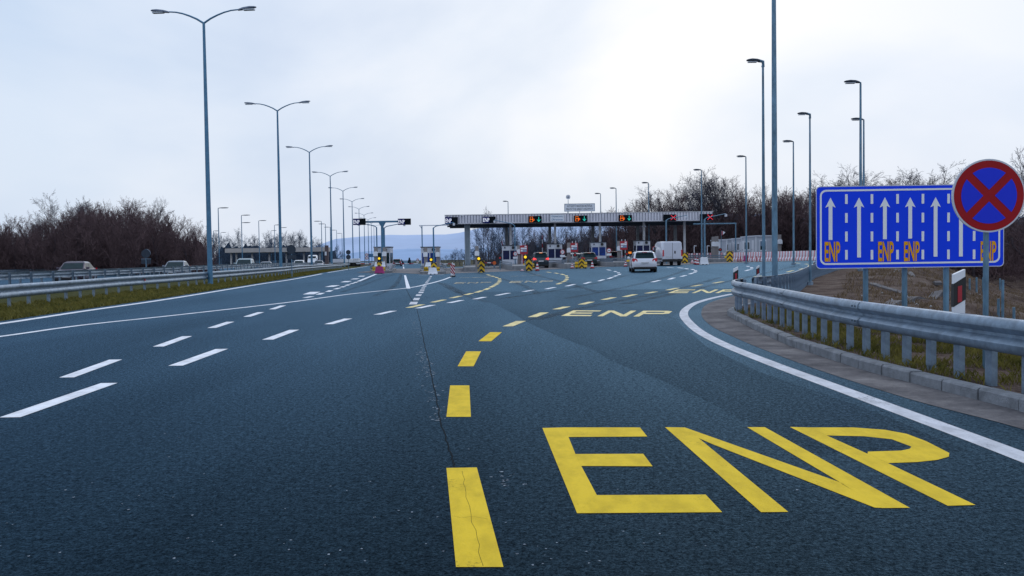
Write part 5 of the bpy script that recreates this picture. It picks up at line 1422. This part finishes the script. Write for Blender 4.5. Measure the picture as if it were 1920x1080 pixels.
v = D(1010.5, 503, 93); car('dark SUV with brake lights lit waiting at the booth in the middle', (v.x + .15, v.y + 2.3, gz(v.x, v.y)), R(2), 'car_dark', 4.5, 1.62, 1.62, 'suv', True)
v = D(1105, 501, 95); car('dark green saloon at the toll booth with bright blue windows', (v.x - .1, v.y + 2.3, gz(v.x, v.y)), R(4), 'car_green', 4.4, 1.68, 1.45, 'wagon')
v = D(1074, 498, 112); car('white car partly hidden behind the middle tariff board', (v.x + .4, v.y + 4, gz(v.x, v.y)), R(4), 'car_white', 4.3, 1.7, 1.45, 'sedan')
v = D(1152, 490, 112); car('dark car with pale roof left of the third tariff board', (v.x, v.y + 2.3, gz(v.x, v.y)), R(8), 'car_maroon', 4.3, 1.75, 1.5, 'wagon')
v = D(745, 499, 190); car('small dark car far down the open motorway lane', (v.x, v.y, gz(v.x, v.y)), R(4), 'car_dark', 4.5, 1.8, 1.5, 'suv', group=None)
OG = None
for x, Y, k, m, H, lab in [(142, 64, 'sedan', 'car_maroon', 1.46, 'oncoming maroon saloon above the rail in front of the dark wood'), (331, 80, 'sedan', 'car_grey', 1.40, 'oncoming grey saloon just left of the nearest big lamp'),
                        (459, 97, 'suv', 'car_teal', 1.55, 'oncoming pale car with roof rails under the far canopy'), (499, 135, 'sedan', 'car_grey', 1.25, 'oncoming grey car low behind the rail, left of the big round sign back'), (561, 150, 'wagon', 'car_white', 1.45, 'oncoming white car right of the big round sign back'), (598, 172, 'wagon', 'car_grey', 1.4, 'oncoming grey car right of the white minibus')]:
    v = D(x, 497, Y); car(lab, (v.x, Y, gz(v.x, Y)), math.pi + R(10), m, 4.5, 1.78, H, k, group=OG)
# delivery van and minibus
def van(label, loc, rz, m, L_=5.3, W=2.0, H=2.35):
    root = thing('van', label, 'van', loc, rz); hw = W / 2
    st = [(-.5, .93, .42, .955), (-.49, .97, .38, .985), (-.3, 1, .34, 1.0), (.1, 1, .34, 1.0), (.2, 1, .34, .97), (.36, .98, .34, .62), (.46, .93, .34, .50), (.5, .82, .38, .42)]
    rings = []
    for t, w, zb, zt_ in st:
        y = t * L_; w *= hw; z = zt_ * H; mid = min(z - .1, H * .5); tp = .84 if zt_ > .9 else .9
        rings.append([(-w * .94, y, zb), (-w, y, zb + .12), (-w, y, mid), (-w * (tp + .06), y, z - .14), (-w * (tp - .06), y, z), (w * (tp - .06), y, z), (w * (tp + .06), y, z - .14), (w, y, mid), (w, y, zb + .12), (w * .94, y, zb)])
    MB().loft(rings).build('body', m, root, smooth=True)
    yb = -.5 * L_
    for sx in (-1, 1):
        x0, x1 = sorted((sx * .012, sx * hw * .80)); MB().box(x0, x1, yb - .02, yb + .004, .62, H * .93).build('rear_door', m, root, bevel=.012)
        x0, x1 = sorted((sx * hw * .83, sx * hw * .955)); MB().box(x0, x1, yb - .03, yb + .02, H * .38, H * .64).build('tail_light', 'tail', root, bevel=.01)
    MB().box(-.005 - .01, .01, yb - .024, yb, .62, H * .93).build('door_seam', 'black', root); MB().box(.16, .28, yb - .045, yb - .02, H * .49, H * .6).build('handle', 'black', root)
    MB().box(-.62, -.1, yb - .035, yb - .02, .74, .86).build('number_plate', 'plate', root); MB().box(-hw * .97, hw * .97, yb - .09, yb + .12, .36, .6).build('rear_bumper', 'black', root, bevel=.03)
    MB().box(-hw * .82, hw * .82, .22 * L_, .30 * L_, H * .64, H * .90).build('windscreen', 'glass', root, bevel=.03)
    for sx in (-1, 1):
        MB().box(*sorted((sx * (hw * .97), sx * (hw + .006))), .12 * L_, .27 * L_, H * .56, H * .78).build('side_window', 'glass', root)
        MB().box(*sorted((sx * hw, sx * (hw + .2))), .25 * L_, .25 * L_ + .1, H * .5, H * .62).build('mirror', 'black', root)
        MB().box(*sorted((sx * (hw * .99), sx * (hw + .012))), -.45 * L_, .42 * L_, .55, .68).build('side_trim', 'black', root)
        for y in (-.30 * L_, .34 * L_):
            t = MB().cyl((0, 0, 0), .34, .23, 'X', 24).build('wheel', 'rubber', root, smooth=True); t.location = (sx * (hw - .14), y, .34); MB().cyl((sx * .11, 0, 0), .2, .03, 'X', 14).build('rim', 'lampmetal', t)
    MB().box(-hw * .7, hw * .7, .495 * L_, .51 * L_, .5, .75).build('grille', 'black', root)
    for sx in (-1, 1): MB().box(*sorted((sx * hw * .6, sx * hw * .85)), .47 * L_, .497 * L_, .85, 1.0).build('headlight', 'lens', root)
    return root
v = D(1262.5, 497.5, 84); van('silver delivery van with closed rear doors between estate car and chevron board', (v.x - .15, v.y + 2.7, gz(v.x, v.y)), R(2), 'van_silver', 5.3, 1.92, 2.24)
v = D(580.5, 497, 185); van('oncoming white high-roofed minibus beside the far canopy', (v.x, 188, gz(v.x, 185)), math.pi + R(8), 'car_white', 5.5, 1.85, 2.55)
# parked lorry trailers far off
for i, (x0, x1, y0, y1, Y, m) in enumerate([(623, 646, 485.5, 494, 205, 'offwhite'), (647, 661, 485, 494.5, 200, 'white'), (662, 672, 484.5, 494, 198, 'offwhite')]):
    a = D(x0, y1, Y); b = D(x1, y0, Y); w = b.x - a.x; zg = gz(a.x, Y); H = b.z - zg
    root = thing('lorry_trailer', ['leftmost of three pale lorry trailers beyond the median', 'middle and brightest of three lorry trailers beyond the median', 'rightmost narrow lorry trailer beyond the median'][i], 'trailer', (a.x, Y, zg), 0, 'pale lorry trailers beyond the median')
    MB().box(0, w, 0, 2.5, .9 if H > 1.2 else .3, H).build('box', m, root, bevel=.03); MB().box(.05, w - .05, .2, 2.3, .55, .9).build('chassis', 'darkmetal', root)
    for k in (.2, .8):
        for yy in (.3, 2.0): MB().cyl((w * k, yy, .45), .45, .25, 'Y', 16).build('wheel', 'rubber', root)
# opposite toll canopy
Y = 260; a = D(421.5, 466, Y); b = D(610, 463.5, Y); W2 = b.x - a.x; zt2 = a.z; zb2 = D(421.5, 474, Y).z; zg = -1.0
root = thing('toll_canopy', 'long cream toll canopy on slim columns across the oncoming lanes in the distance', 'canopy', (a.x, Y, 0))
MB().box(0, W2, 0, 10, zb2, zt2).build('roof', 'cream', root); MB().box(.3, W2 - .3, .3, 9.7, zb2 - .15, zb2).build('soffit', 'soffit', root)
for x in (427, 437, 467, 499.5, 532, 565, 595): X = D(x, 480, Y).x - a.x; MB().box(X - .22, X + .22, 3, 3.5, zg - .5, zb2 - .1).build('column', 'concrete_light', root)
for x in (446, 479, 512, 548, 580): X = D(x, 480, Y).x - a.x; MB().box(X - 1.2, X + .1, 4, 7, zg - .5, zg + 1.2 + .8).build('booth', 'bluegrey', root)
a = D(609.5, 497, 170); b = D(615, 460, 170); root = thing('booth_pillar', 'narrow brown pillar with white box at the right end of the far canopy', 'pillar', (a.x, 170, gz(a.x, 170))); H = b.z - gz(a.x, 170)
MB().box(0, b.x - a.x, 0, .5, -.2, H).build('shaft', 'brownwall', root); MB().box(.02, .35, -.2, 0, H * .55, H * .72).build('box', 'white', root)
# distant blue direction sign
a = D(697, 479, 330); root = thing('direction_sign', 'small blue direction sign far down the motorway', 'road sign', (a.x, 330, gz(a.x, 330))); H = a.z - gz(a.x, 330)
MB().box(-1.3, 1.3, 0, .1, H - .6, H + .6).build('panel', 'bluesign_far', root)
for s in (-1, 1): MB().box(s * .9 - .06, s * .9 + .06, .1, .2, -.5, H).build('post', 'galvpole', root)
a = D(1352, 488, 330); root2 = None
# little service building and conifers beyond the open lane
for x, y0, Y, lab in [(767.5, 484, 300, 'slim dark conifer beyond the open lane'), (752, 487.5, 280, 'low dark shrub beside the far car'), (734.5, 488, 280, 'small dark shrub behind the leftmost booth')]:
    a = D(x, y0, Y); zg = gz(a.x, Y); H = a.z - zg; root = thing('conifer', lab, 'shrub', (a.x, Y, zg), 0, 'small dark evergreens beside the motorway')
    mb = MB(); w = .28 * H if x > 760 else .7 * H
    for k in range(420):
        t = random.random(); an = random.uniform(0, 6.28); rr_ = w * (1 - t) ** .7 * random.uniform(.6, 1) + .05; c_ = Vector((rr_ * math.cos(an), rr_ * math.sin(an), H * t)); d = Vector((random.gauss(0, .12), random.gauss(0, .12), random.gauss(0, .16)))
        e_ = Vector((random.gauss(0, .12), random.gauss(0, .12), random.gauss(0, .12))); mb.add([c_ - d, c_ + e_, c_ + d], [(0, 1, 2)])
    mb.build('foliage', 'thicket_blue', root); MB().tube([(0, 0, -.3), (0, 0, H * .8)], [.15, .04]).build('trunk', 'bark_blue', root)

# ---------------------------------------------------------------- bare trees
def gen_tree(seed, H=10, spread=1.0, nl=(13, 7, 6, 3), t0=.28, droop=0, tw=.022, lean=.0, upb=.55):
    rnd = random.Random(seed); trunk = MB(); vs = []; fs = []
    def ribbon(pts, w0, w1):
        ax = Vector((rnd.gauss(0, 1), rnd.gauss(0, 1), rnd.gauss(0, .3))).normalized()
        o = len(vs); n = len(pts)
        for i, p in enumerate(pts):
            t = (pts[min(i + 1, n - 1)] - pts[max(0, i - 1)]); s = t.cross(ax)
            if s.length < 1e-5: s = Vector((1, 0, 0))
            s = s.normalized() * (w0 + (w1 - w0) * i / (n - 1)) * .5
            vs.append(p - s); vs.append(p + s)
        for i in range(n - 1): fs.append((o + 2 * i, o + 2 * i + 1, o + 2 * i + 3, o + 2 * i + 2))
    def branch(p, d, L_, r, lev):
        n = 6 if lev < 2 else (4 if lev == 2 else 2)
        pts = [p.copy()]; dirs = [d.copy()]
        wob = (.05, .10, .13, .14, .14)[lev]; up_ = (.0, .07, .05, .02, .02)[lev] * upb
        for i in range(n):
            d = (d + Vector((rnd.gauss(0, wob), rnd.gauss(0, wob), rnd.gauss(0, wob * .7) + up_))).normalized()
            p = p + d * L_ / n; pts.append(p.copy()); dirs.append(d.copy())
        if lev <= 1:
            trunk.tube(pts, [max(.012, r * (1 - .82 * i / n)) for i in range(n + 1)], 6 if lev == 0 else 4, caps=False)
        else: ribbon(pts, max(r * 2, tw), tw * .5)
        if lev >= len(nl): return
        k = nl[lev]
        for j in range(k):
            t = (t0 + (1 - t0) * (j + rnd.random()) / k) if lev == 0 else (.12 + .88 * (j + rnd.random()) / k)
            t = min(.995, t); i = min(n - 1, int(t * n)); q = pts[i].lerp(pts[i + 1], t * n - i); dd = dirs[i]
            ang = (rnd.uniform(.75, 1.15) * (1.05 - .62 * t) * spread ** .5) if lev == 0 else rnd.uniform(.35, .75)
            perp = dd.cross(Vector((rnd.gauss(0, 1), rnd.gauss(0, 1), rnd.gauss(0, 1)))).normalized()
            nd = (dd * math.cos(ang) + perp * math.sin(ang)).normalized()
            if lev == 0: l2 = H * .46 * (.55 + .45 * spread) * (1.0 - .45 * t) * rnd.uniform(.8, 1.15)
            elif lev == 1: l2 = L_ * rnd.uniform(.42, .7) * (1.1 - .5 * t)
            else: l2 = L_ * rnd.uniform(.35, .6) * (1.1 - .4 * t)
            branch(q, nd, l2, max(r * .42 * (1 - .4 * t), .011), lev + 1)
    branch(Vector((0, 0, -.3)), Vector((rnd.gauss(0, .03) + lean, rnd.gauss(0, .03), 1)).normalized(), H * .78, H * .013 + .03, 0)
    zmx = max(v.z for v in vs)
    return trunk, vs, fs, zmx
def tmesh(mbx, name, m):
    me = bpy.data.meshes.new(name); me.from_pydata(mbx.v, [], mbx.f); me.materials.append(M[m]); return me
PROTO = []
for i, (sp, t0, nl) in enumerate([(1.0, .25, (14, 7, 6, 4)), (.7, .2, (16, 7, 6, 3)), (1.35, .3, (12, 8, 7, 4)), (.55, .15, (18, 6, 6, 3)), (.9, .35, (13, 8, 6, 4)), (1.2, .2, (14, 7, 7, 4)), (.75, .1, (20, 6, 6, 3)), (1.0, .4, (10, 9, 7, 4))]):
    tr, vs, fs, zm = gen_tree(100 + i, 10, sp, nl, t0)
    cr = MB(); cr.v = [tuple(v) for v in vs]; cr.f = fs
    PROTO.append((tr, cr, zm))
TM = {}
def tree_at(i, loc, H, label, group, pal='brown', wid=1.0):
    tr, cr, zm = PROTO[i]
    key = (i, pal)
    if key not in TM:
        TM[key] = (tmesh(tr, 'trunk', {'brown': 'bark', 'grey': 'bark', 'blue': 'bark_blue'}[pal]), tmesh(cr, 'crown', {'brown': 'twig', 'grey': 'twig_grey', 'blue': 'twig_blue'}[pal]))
    root = thing('bare_tree', label, 'tree', loc, random.uniform(0, 6.28), group)
    s = H / zm; root.scale = (s * wid, s * wid, s)
    for nm, me in zip(('trunk', 'crown'), TM[key]):
        o = bpy.data.objects.new(nm, me); COL.objects.link(o); o.parent = root
    return root
def wood_z(X, Y):
    if X > xr(min(Y, 139)) + 1 and Y < 141: return emb_z(X, Y)
    return gz(X, Y) - .1
def tree_px(i, x, ytop, Y, label, group, pal='brown', wid=1.0, zg=None):
    p = D(x, ytop, Y); z = wood_z(p.x, p.y) if zg is None else zg
    if Y > 140 and p.x > 55 and zg is None: z = -2.5
    return tree_at(i, (p.x, p.y, z), p.z - z, label, group, pal, wid)
rr = random.Random(5)
GTL = 'bare trees of the left wood'; GTR = 'bare trees of the right wood'; GTM = 'hazy bare trees behind the far canopy'
# left wood skyline
tree_px(2, 104, 352, 118, 'tallest bare tree with pale crown at the left end of the left wood', GTL, 'grey', .8)
tree_px(4, 130, 364, 120, 'slender bare tree just right of the tallest one in the left wood', GTL, 'grey', .7)
tree_px(1, 290, 367, 126, 'slim bare tree sticking out of the right half of the left wood', GTL, 'grey', .8)
for x, y in [(-40, 395), (-15, 402), (10, 398), (42, 399), (60, 410), (83, 398), (150, 388), (166, 380), (180, 372), (196, 378), (212, 372), (226, 365), (243, 370), (258, 385), (275, 388), (306, 384), (320, 395), (334, 397), (350, 406), (363, 410), (378, 418), (390, 430)]:
    tree_px(rr.choice([0, 1, 3, 5, 6]), x, y, rr.uniform(115, 132), 'bare brown tree standing in the dark left wood', GTL, 'brown', rr.uniform(.7, 1.0))
for k in range(60):
    x = rr.uniform(-60, 398); base = interp([(-60, 402), (60, 410), (105, 380), (180, 377), (300, 380), (340, 402), (398, 432)], x)
    tree_px(rr.choice([1, 3, 5, 6, 0]), x, base + rr.uniform(-2, 34), rr.uniform(100, 128), 'bare brown tree standing in the dark left wood', GTL, 'brown', rr.uniform(.8, 1.2))
# hazy trees behind the far canopy
for x, y in [(400, 437), (412, 430), (425, 434), (442, 425), (447, 441), (460, 438), (470, 440), (483, 436), (497, 429), (508, 436), (520, 437), (531, 431), (541, 431), (552, 434), (562, 429), (572, 436), (584, 440), (594, 447), (601, 452), (632, 457), (640, 468)]:
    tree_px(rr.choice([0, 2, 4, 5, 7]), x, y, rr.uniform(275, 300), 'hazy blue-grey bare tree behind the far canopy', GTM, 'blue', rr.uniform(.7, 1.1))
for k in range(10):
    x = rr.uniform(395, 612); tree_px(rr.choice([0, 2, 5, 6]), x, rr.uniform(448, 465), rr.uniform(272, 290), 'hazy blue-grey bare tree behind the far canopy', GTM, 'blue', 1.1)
# right wood: skyline
special = [(915, 384, 128, 7, .55, 'lone bare tree crown rising over the canopy left of its middle', 'grey'), (1225, 342, 142, 2, 1.25, 'spreading bare tree over the right part of the canopy', 'grey'), (1295, 309, 140, 5, 1.1, 'tall bare tree standing highest above the canopy', 'grey'), (1312, 318, 144, 4, .8, 'bare tree close right of the highest one above the canopy', 'grey'),
           (1350, 318, 142, 7, 1.3, 'broad bare tree left of the lamp post behind the huts', 'grey'), (1582, 304, 112, 2, 1.35, 'rounded bare tree above the left part of the blue lane sign', 'grey'), (1722, 301, 114, 5, 1.75, 'wide rounded bare tree above the right part of the blue lane sign', 'grey'), (1800, 306, 118, 2, 1.2, 'bare tree just left of the round sign', 'grey'), (1925, 268, 90, 0, .8, 'bare tree at the right edge above the round sign', 'grey')]
for x, y, Y, i, w, lab, pal in special: tree_px(i, x, y, Y, lab, GTR, pal, w)
for x, y in [(1150, 392), (1168, 384), (1182, 372), (1200, 362), (1245, 352), (1262, 348), (1275, 335), (1330, 335), (1372, 325), (1388, 342), (1405, 352), (1425, 342), (1443, 355), (1460, 348), (1478, 358), (1498, 345), (1515, 352), (1530, 345), (1548, 340), (1620, 330), (1640, 345), (1660, 345), (1680, 328), (1765, 325), (1780, 340), (1825, 325), (1850, 330), (1880, 330)]:
    tree_px(rr.choice([0, 1, 2, 4, 5, 6]), x, y, rr.uniform(138, 158) if x < 1530 else rr.uniform(104, 122), 'bare brown tree at the edge of the right wood', GTR, 'brown', rr.uniform(.65, .95))
for x, y in [(893, 412), (905, 402), (922, 408), (935, 402), (948, 408), (962, 410), (978, 420), (990, 408), (1003, 425), (1015, 415), (1030, 425), (1048, 420), (1062, 420), (1078, 415), (1092, 412), (1108, 408), (1122, 410), (1136, 400)] + [(rr.uniform(915, 1150), rr.uniform(418, 440)) for _ in range(18)]:
    tree_px(rr.choice([0, 2, 4, 5, 7]), x, y, rr.uniform(138, 150), 'grey-blue bare tree seen under the canopy', 'bare trees seen under the canopy', rr.choice(['blue', 'grey', 'grey', 'brown']) if x > 950 else 'blue', rr.uniform(.5, .9))
for x, y in [(828, 481), (838, 477), (848, 474), (855, 468), (862, 463), (871, 470), (880, 465), (888, 468), (896, 460)]:
    tree_px(rr.choice([2, 5, 0]), x, y, rr.uniform(190, 210), 'low hazy shrub beside the broad canopy column', 'hazy shrubs beside the broad canopy column', 'blue', 1.3)
for k in range(62):
    x = rr.uniform(1130, 1560); base = interp([(1130, 410), (1200, 385), (1300, 375), (1400, 368), (1560, 362)], x)
    tree_px(rr.choice([0, 1, 3, 5, 6]), x, base + rr.uniform(-10, 30), rr.uniform(137, 155), 'bare brown tree at the edge of the right wood', GTR, 'brown', rr.uniform(.8, 1.2))
for x, y, Y, i in [(1568, 318, 111, 5), (1597, 316, 113, 2), (1705, 312, 113, 2), (1740, 308, 115, 5), (1690, 322, 112, 5), (1300, 322, 142, 2), (1335, 330, 143, 5), (1235, 355, 143, 5), (1362, 330, 141, 2)]: tree_px(i, x, y, Y, 'bare grey tree in the upper edge of the right wood', GTR, 'grey', 1.15)
for k in range(24):
    x = rr.uniform(1540, 2050); tree_px(rr.choice([0, 1, 3, 5, 6]), x, rr.uniform(345, 420), rr.uniform(92, 120), 'bare brown tree at the edge of the right wood', GTR, 'brown', rr.uniform(.8, 1.2))
# dense undergrowth and the depth of the woods: nobody could count it
br, bvs, bfs, bz_ = gen_tree(55, 6, .55, (14, 7, 4), .04, tw=.034, upb=1.6)
BV = np.array([tuple(v) for v in bvs]); BF = np.array(bfs); BV[:, 2] = np.maximum(BV[:, 2], 0)
def thicket(name, label, spots, m, core=None, corem=None):
    V_ = []; F_ = []; o = 0
    for (x, y, z, h, w) in spots:
        a = rr.uniform(0, 6.28); c_, s = math.cos(a), math.sin(a); k = h / bz_
        v = BV * np.array([k * w, k * w, k]); v = np.stack([v[:, 0] * c_ - v[:, 1] * s + x, v[:, 0] * s + v[:, 1] * c_ + y, v[:, 2] + z], 1)
        V_.append(v); F_.append(BF + o); o += len(v)
    V_ = np.concatenate(V_); F_ = np.concatenate(F_)
    me = bpy.data.meshes.new(name); me.vertices.add(len(V_)); me.vertices.foreach_set('co', V_.ravel().astype('f'))
    me.loops.add(len(F_) * 4); me.loops.foreach_set('vertex_index', F_.ravel().astype('i'))
    me.polygons.add(len(F_)); me.polygons.foreach_set('loop_start', np.arange(0, len(F_) * 4, 4, dtype='i'))
    try: me.polygons.foreach_set('loop_total', np.full(len(F_), 4, dtype='i'))
    except Exception: pass
    me.update(calc_edges=True); me.validate(); me.materials.append(M[m])
    ob = bpy.data.objects.new(name, me); COL.objects.link(ob); tag(ob, label, 'undergrowth', kind='stuff')
    if core:
        mb = MB(); vs = []; nc = len(core)
        for i, (x, y, z, h) in enumerate(core):
            vs += [(x, y - 1, z - 1), (x + rr.uniform(-.4, .4), y + rr.uniform(-.8, .8), z + h * .6), (x + rr.uniform(-.4, .4), y + 2 + rr.uniform(-1, 1), z + h * rr.uniform(.8, 1.15)), (x, y + 8, z - 1)]
        mb.add(vs, [(4 * i + k, 4 * i + 4 + k, 4 * i + 5 + k, 4 * i + 1 + k) for i in range(nc - 1) for k in range(3)])
        mb.build('core', corem, ob)
    return ob
def spots_px(n, xa, xb, Ya, Yb, top, hmin, lo=.45, w=1.0):
    out = []
    for k in range(n):
        x = rr.uniform(xa, xb); Y = rr.uniform(Ya, Yb); p = D(x, interp(top, x), Y); z = wood_z(p.x, Y)
        if Y > 140 and p.x > 55: z = -2.5
        H = max(hmin, (p.z - z) * rr.uniform(lo, 1)); out.append((p.x, Y, z - .2, H, w * rr.uniform(.8, 1.3)))
    return out
def core_px(xa, xb, n, Y, top, f):
    out = []
    for k in range(n + 1):
        x = xa + (xb - xa) * k / n; p = D(x, interp(top, x), Y); z = wood_z(p.x, Y)
        if Y > 140 and p.x > 55: z = -2.5
        out.append((p.x, Y, z, max(.3, (p.z - z) * f * min(1, (k + .3) / 5, (n - k + .3) / 5))))
    return out
tl = [(-80, 408), (60, 415), (105, 390), (180, 385), (300, 390), (350, 412), (400, 445)]
thicket('undergrowth', 'dense reddish brown thicket filling the left wood', spots_px(230, -80, 396, 96, 125, tl, 1.5, .5), 'twig', core_px(-90, 397, 90, 124, tl, .62), 'thicket')
tm_ = [(395, 452), (600, 458), (650, 478)]
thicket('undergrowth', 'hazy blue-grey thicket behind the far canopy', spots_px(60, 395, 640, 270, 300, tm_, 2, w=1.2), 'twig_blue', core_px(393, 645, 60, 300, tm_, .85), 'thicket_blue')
tr_ = [(1090, 435), (1150, 412), (1250, 390), (1350, 375), (1450, 370), (1560, 368)]
thicket('undergrowth', 'dense brown thicket of the right wood behind the huts', spots_px(210, 1060, 1580, 135, 158, tr_, 1.5, .55), 'twig', core_px(1040, 1600, 110, 160, tr_, .66), 'thicket')
tr2 = [(1540, 370), (1700, 368), (2100, 365), (2700, 370)]
thicket('undergrowth', 'dark brown thicket behind the blue lane sign and the round sign', spots_px(210, 1560, 2600, 84, 122, tr2, 1.5), 'twig', core_px(1560, 2650, 150, 124, tr2, .7), 'thicket')
tr3 = [(880, 468), (925, 448), (960, 438), (1000, 434), (1100, 430)]
thicket('undergrowth', 'purplish thicket seen under the canopy', spots_px(150, 890, 1110, 132, 152, tr3, 1.5, .35), 'twig_grey', core_px(915, 1110, 50, 158, [(900, 482), (925, 474), (960, 462), (1000, 452), (1110, 446)], .9), 'thicket_blue')

# ---------------------------------------------------------------- hills
def hill(prof, Y, dep, m, name='hills', n=140, namp=6):
    mb = MB(); vs = []
    x0, x1 = prof[0][0], prof[-1][0]; rows_ = 8
    for i in range(n + 1):
        x = x0 + (x1 - x0) * i / n; nz_ = namp * .12 * (math.sin(x * .31) + .6 * math.sin(x * .83 + 1) + .5 * math.sin(x * 1.9)); y = interp(prof, x) + nz_ * .25
        p = D(x, y, Y)
        for k in range(rows_ + 1):
            t = k / rows_; vs.append((p.x * (1 - .35 * (1 - t)), Y - dep * (1 - t) , -12 + (p.z + 12) * math.sin(t * math.pi / 2) ** 1.2 + namp * .5 * math.sin(i * .7 + k * 2) * t * (1 - t)))
    mb.add(vs, [(i * (rows_ + 1) + k, (i + 1) * (rows_ + 1) + k, (i + 1) * (rows_ + 1) + k + 1, i * (rows_ + 1) + k + 1) for i in range(n) for k in range(rows_)])
    o = mb.build(name, m, smooth=True); tag(o, kind='structure')
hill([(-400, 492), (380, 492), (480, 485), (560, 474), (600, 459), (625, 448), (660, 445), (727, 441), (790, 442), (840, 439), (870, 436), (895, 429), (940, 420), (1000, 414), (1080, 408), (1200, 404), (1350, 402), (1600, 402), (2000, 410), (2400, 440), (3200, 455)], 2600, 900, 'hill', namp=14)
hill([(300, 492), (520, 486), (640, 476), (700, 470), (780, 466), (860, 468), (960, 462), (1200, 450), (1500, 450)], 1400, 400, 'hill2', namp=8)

# ---------------------------------------------------------------- sky and light
w = bpy.data.worlds.new('World'); SC.world = w; w.use_nodes = True
nt = w.node_tree; L = nt.links.new; bg = nt.nodes['Background']
SUN_EL, SUN_AZ = 42, 18    # azimuth clockwise from +Y
sky = nn(nt, 'ShaderNodeTexSky'); sky.sky_type = 'NISHITA'; sky.sun_disc = False; sky.sun_elevation = R(SUN_EL); sky.sun_rotation = R(SUN_AZ); sky.air_density = 1.2; sky.dust_density = 3
tc = nn(nt, 'ShaderNodeTexCoord')
sep = nn(nt, 'ShaderNodeSeparateXYZ'); L(tc.outputs['Generated'], sep.inputs[0])
mp = nn(nt, 'ShaderNodeMapping'); mp.inputs['Scale'].default_value = (1.0, 1.0, 1.7); mp.inputs['Rotation'].default_value = (0, 0, .6); L(tc.outputs['Generated'], mp.inputs['Vector'])
n1 = nn(nt, 'ShaderNodeTexNoise'); n1.inputs['Scale'].default_value = 1.6; n1.inputs['Detail'].default_value = 6; n1.inputs['Roughness'].default_value = .48; n1.inputs['Distortion'].default_value = .4; L(mp.outputs['Vector'], n1.inputs['Vector'])
cr = nn(nt, 'ShaderNodeValToRGB'); L(n1.outputs['Fac'], cr.inputs[0])
cr.color_ramp.elements[0].position = .38; cr.color_ramp.elements[0].color = (6.3, 7.3, 9.0, 1)
cr.color_ramp.elements[1].position = .62; cr.color_ramp.elements[1].color = (9.6, 9.8, 10.4, 1)
e = cr.color_ramp.elements.new(.5); e.color = (7.8, 8.55, 9.8, 1)
mx = nn(nt, 'ShaderNodeMix', data_type='RGBA'); mx.inputs['Factor'].default_value = .9
nrm_ = nn(nt, 'ShaderNodeVectorMath', operation='NORMALIZE'); L(tc.outputs['Generated'], nrm_.inputs[0])
dt = nn(nt, 'ShaderNodeVectorMath', operation='DOT_PRODUCT'); L(nrm_.outputs['Vector'], dt.inputs[0]); gd = Vector((.10, .955, .22)).normalized(); dt.inputs[1].default_value = gd
gr_ = nn(nt, 'ShaderNodeValToRGB'); L(dt.outputs['Value'], gr_.inputs[0]); ge = gr_.color_ramp.elements
ge[0].position = .0; ge[0].color = (.80, .86, .93, 1); ge[1].position = 1.0; ge[1].color = (1.06, 1.04, 1.01, 1)
g3 = ge.new(.84); g3.color = (.76, .85, .95, 1); g4 = ge.new(.95); g4.color = (.94, .96, .99, 1)
gm = nn(nt, 'ShaderNodeMix', data_type='RGBA', blend_type='MULTIPLY'); gm.inputs['Factor'].default_value = 1; L(cr.outputs['Color'], gm.inputs[6]); L(gr_.outputs['Color'], gm.inputs[7])
L(sky.outputs['Color'], mx.inputs[6]); L(gm.outputs[2], mx.inputs[7])
L(mx.outputs[2], bg.inputs['Color']); bg.inputs['Strength'].default_value = .1
sd = bpy.data.lights.new('sun', 'SUN'); sd.energy = .7; sd.angle = R(20); sd.color = (1, .97, .93)
so = bpy.data.objects.new('sun', sd); COL.objects.link(so)
az = R(SUN_AZ); el = R(SUN_EL); dirv = Vector((math.sin(az) * math.cos(el), math.cos(az) * math.cos(el), math.sin(el)))
so.rotation_euler = (-dirv).to_track_quat('-Z', 'Y').to_euler()
SC.view_settings.view_transform = 'Standard'; SC.view_settings.look = 'None'; SC.view_settings.exposure = 0
SC.render.engine = 'CYCLES'
print('OBJECTS', len(bpy.data.objects))
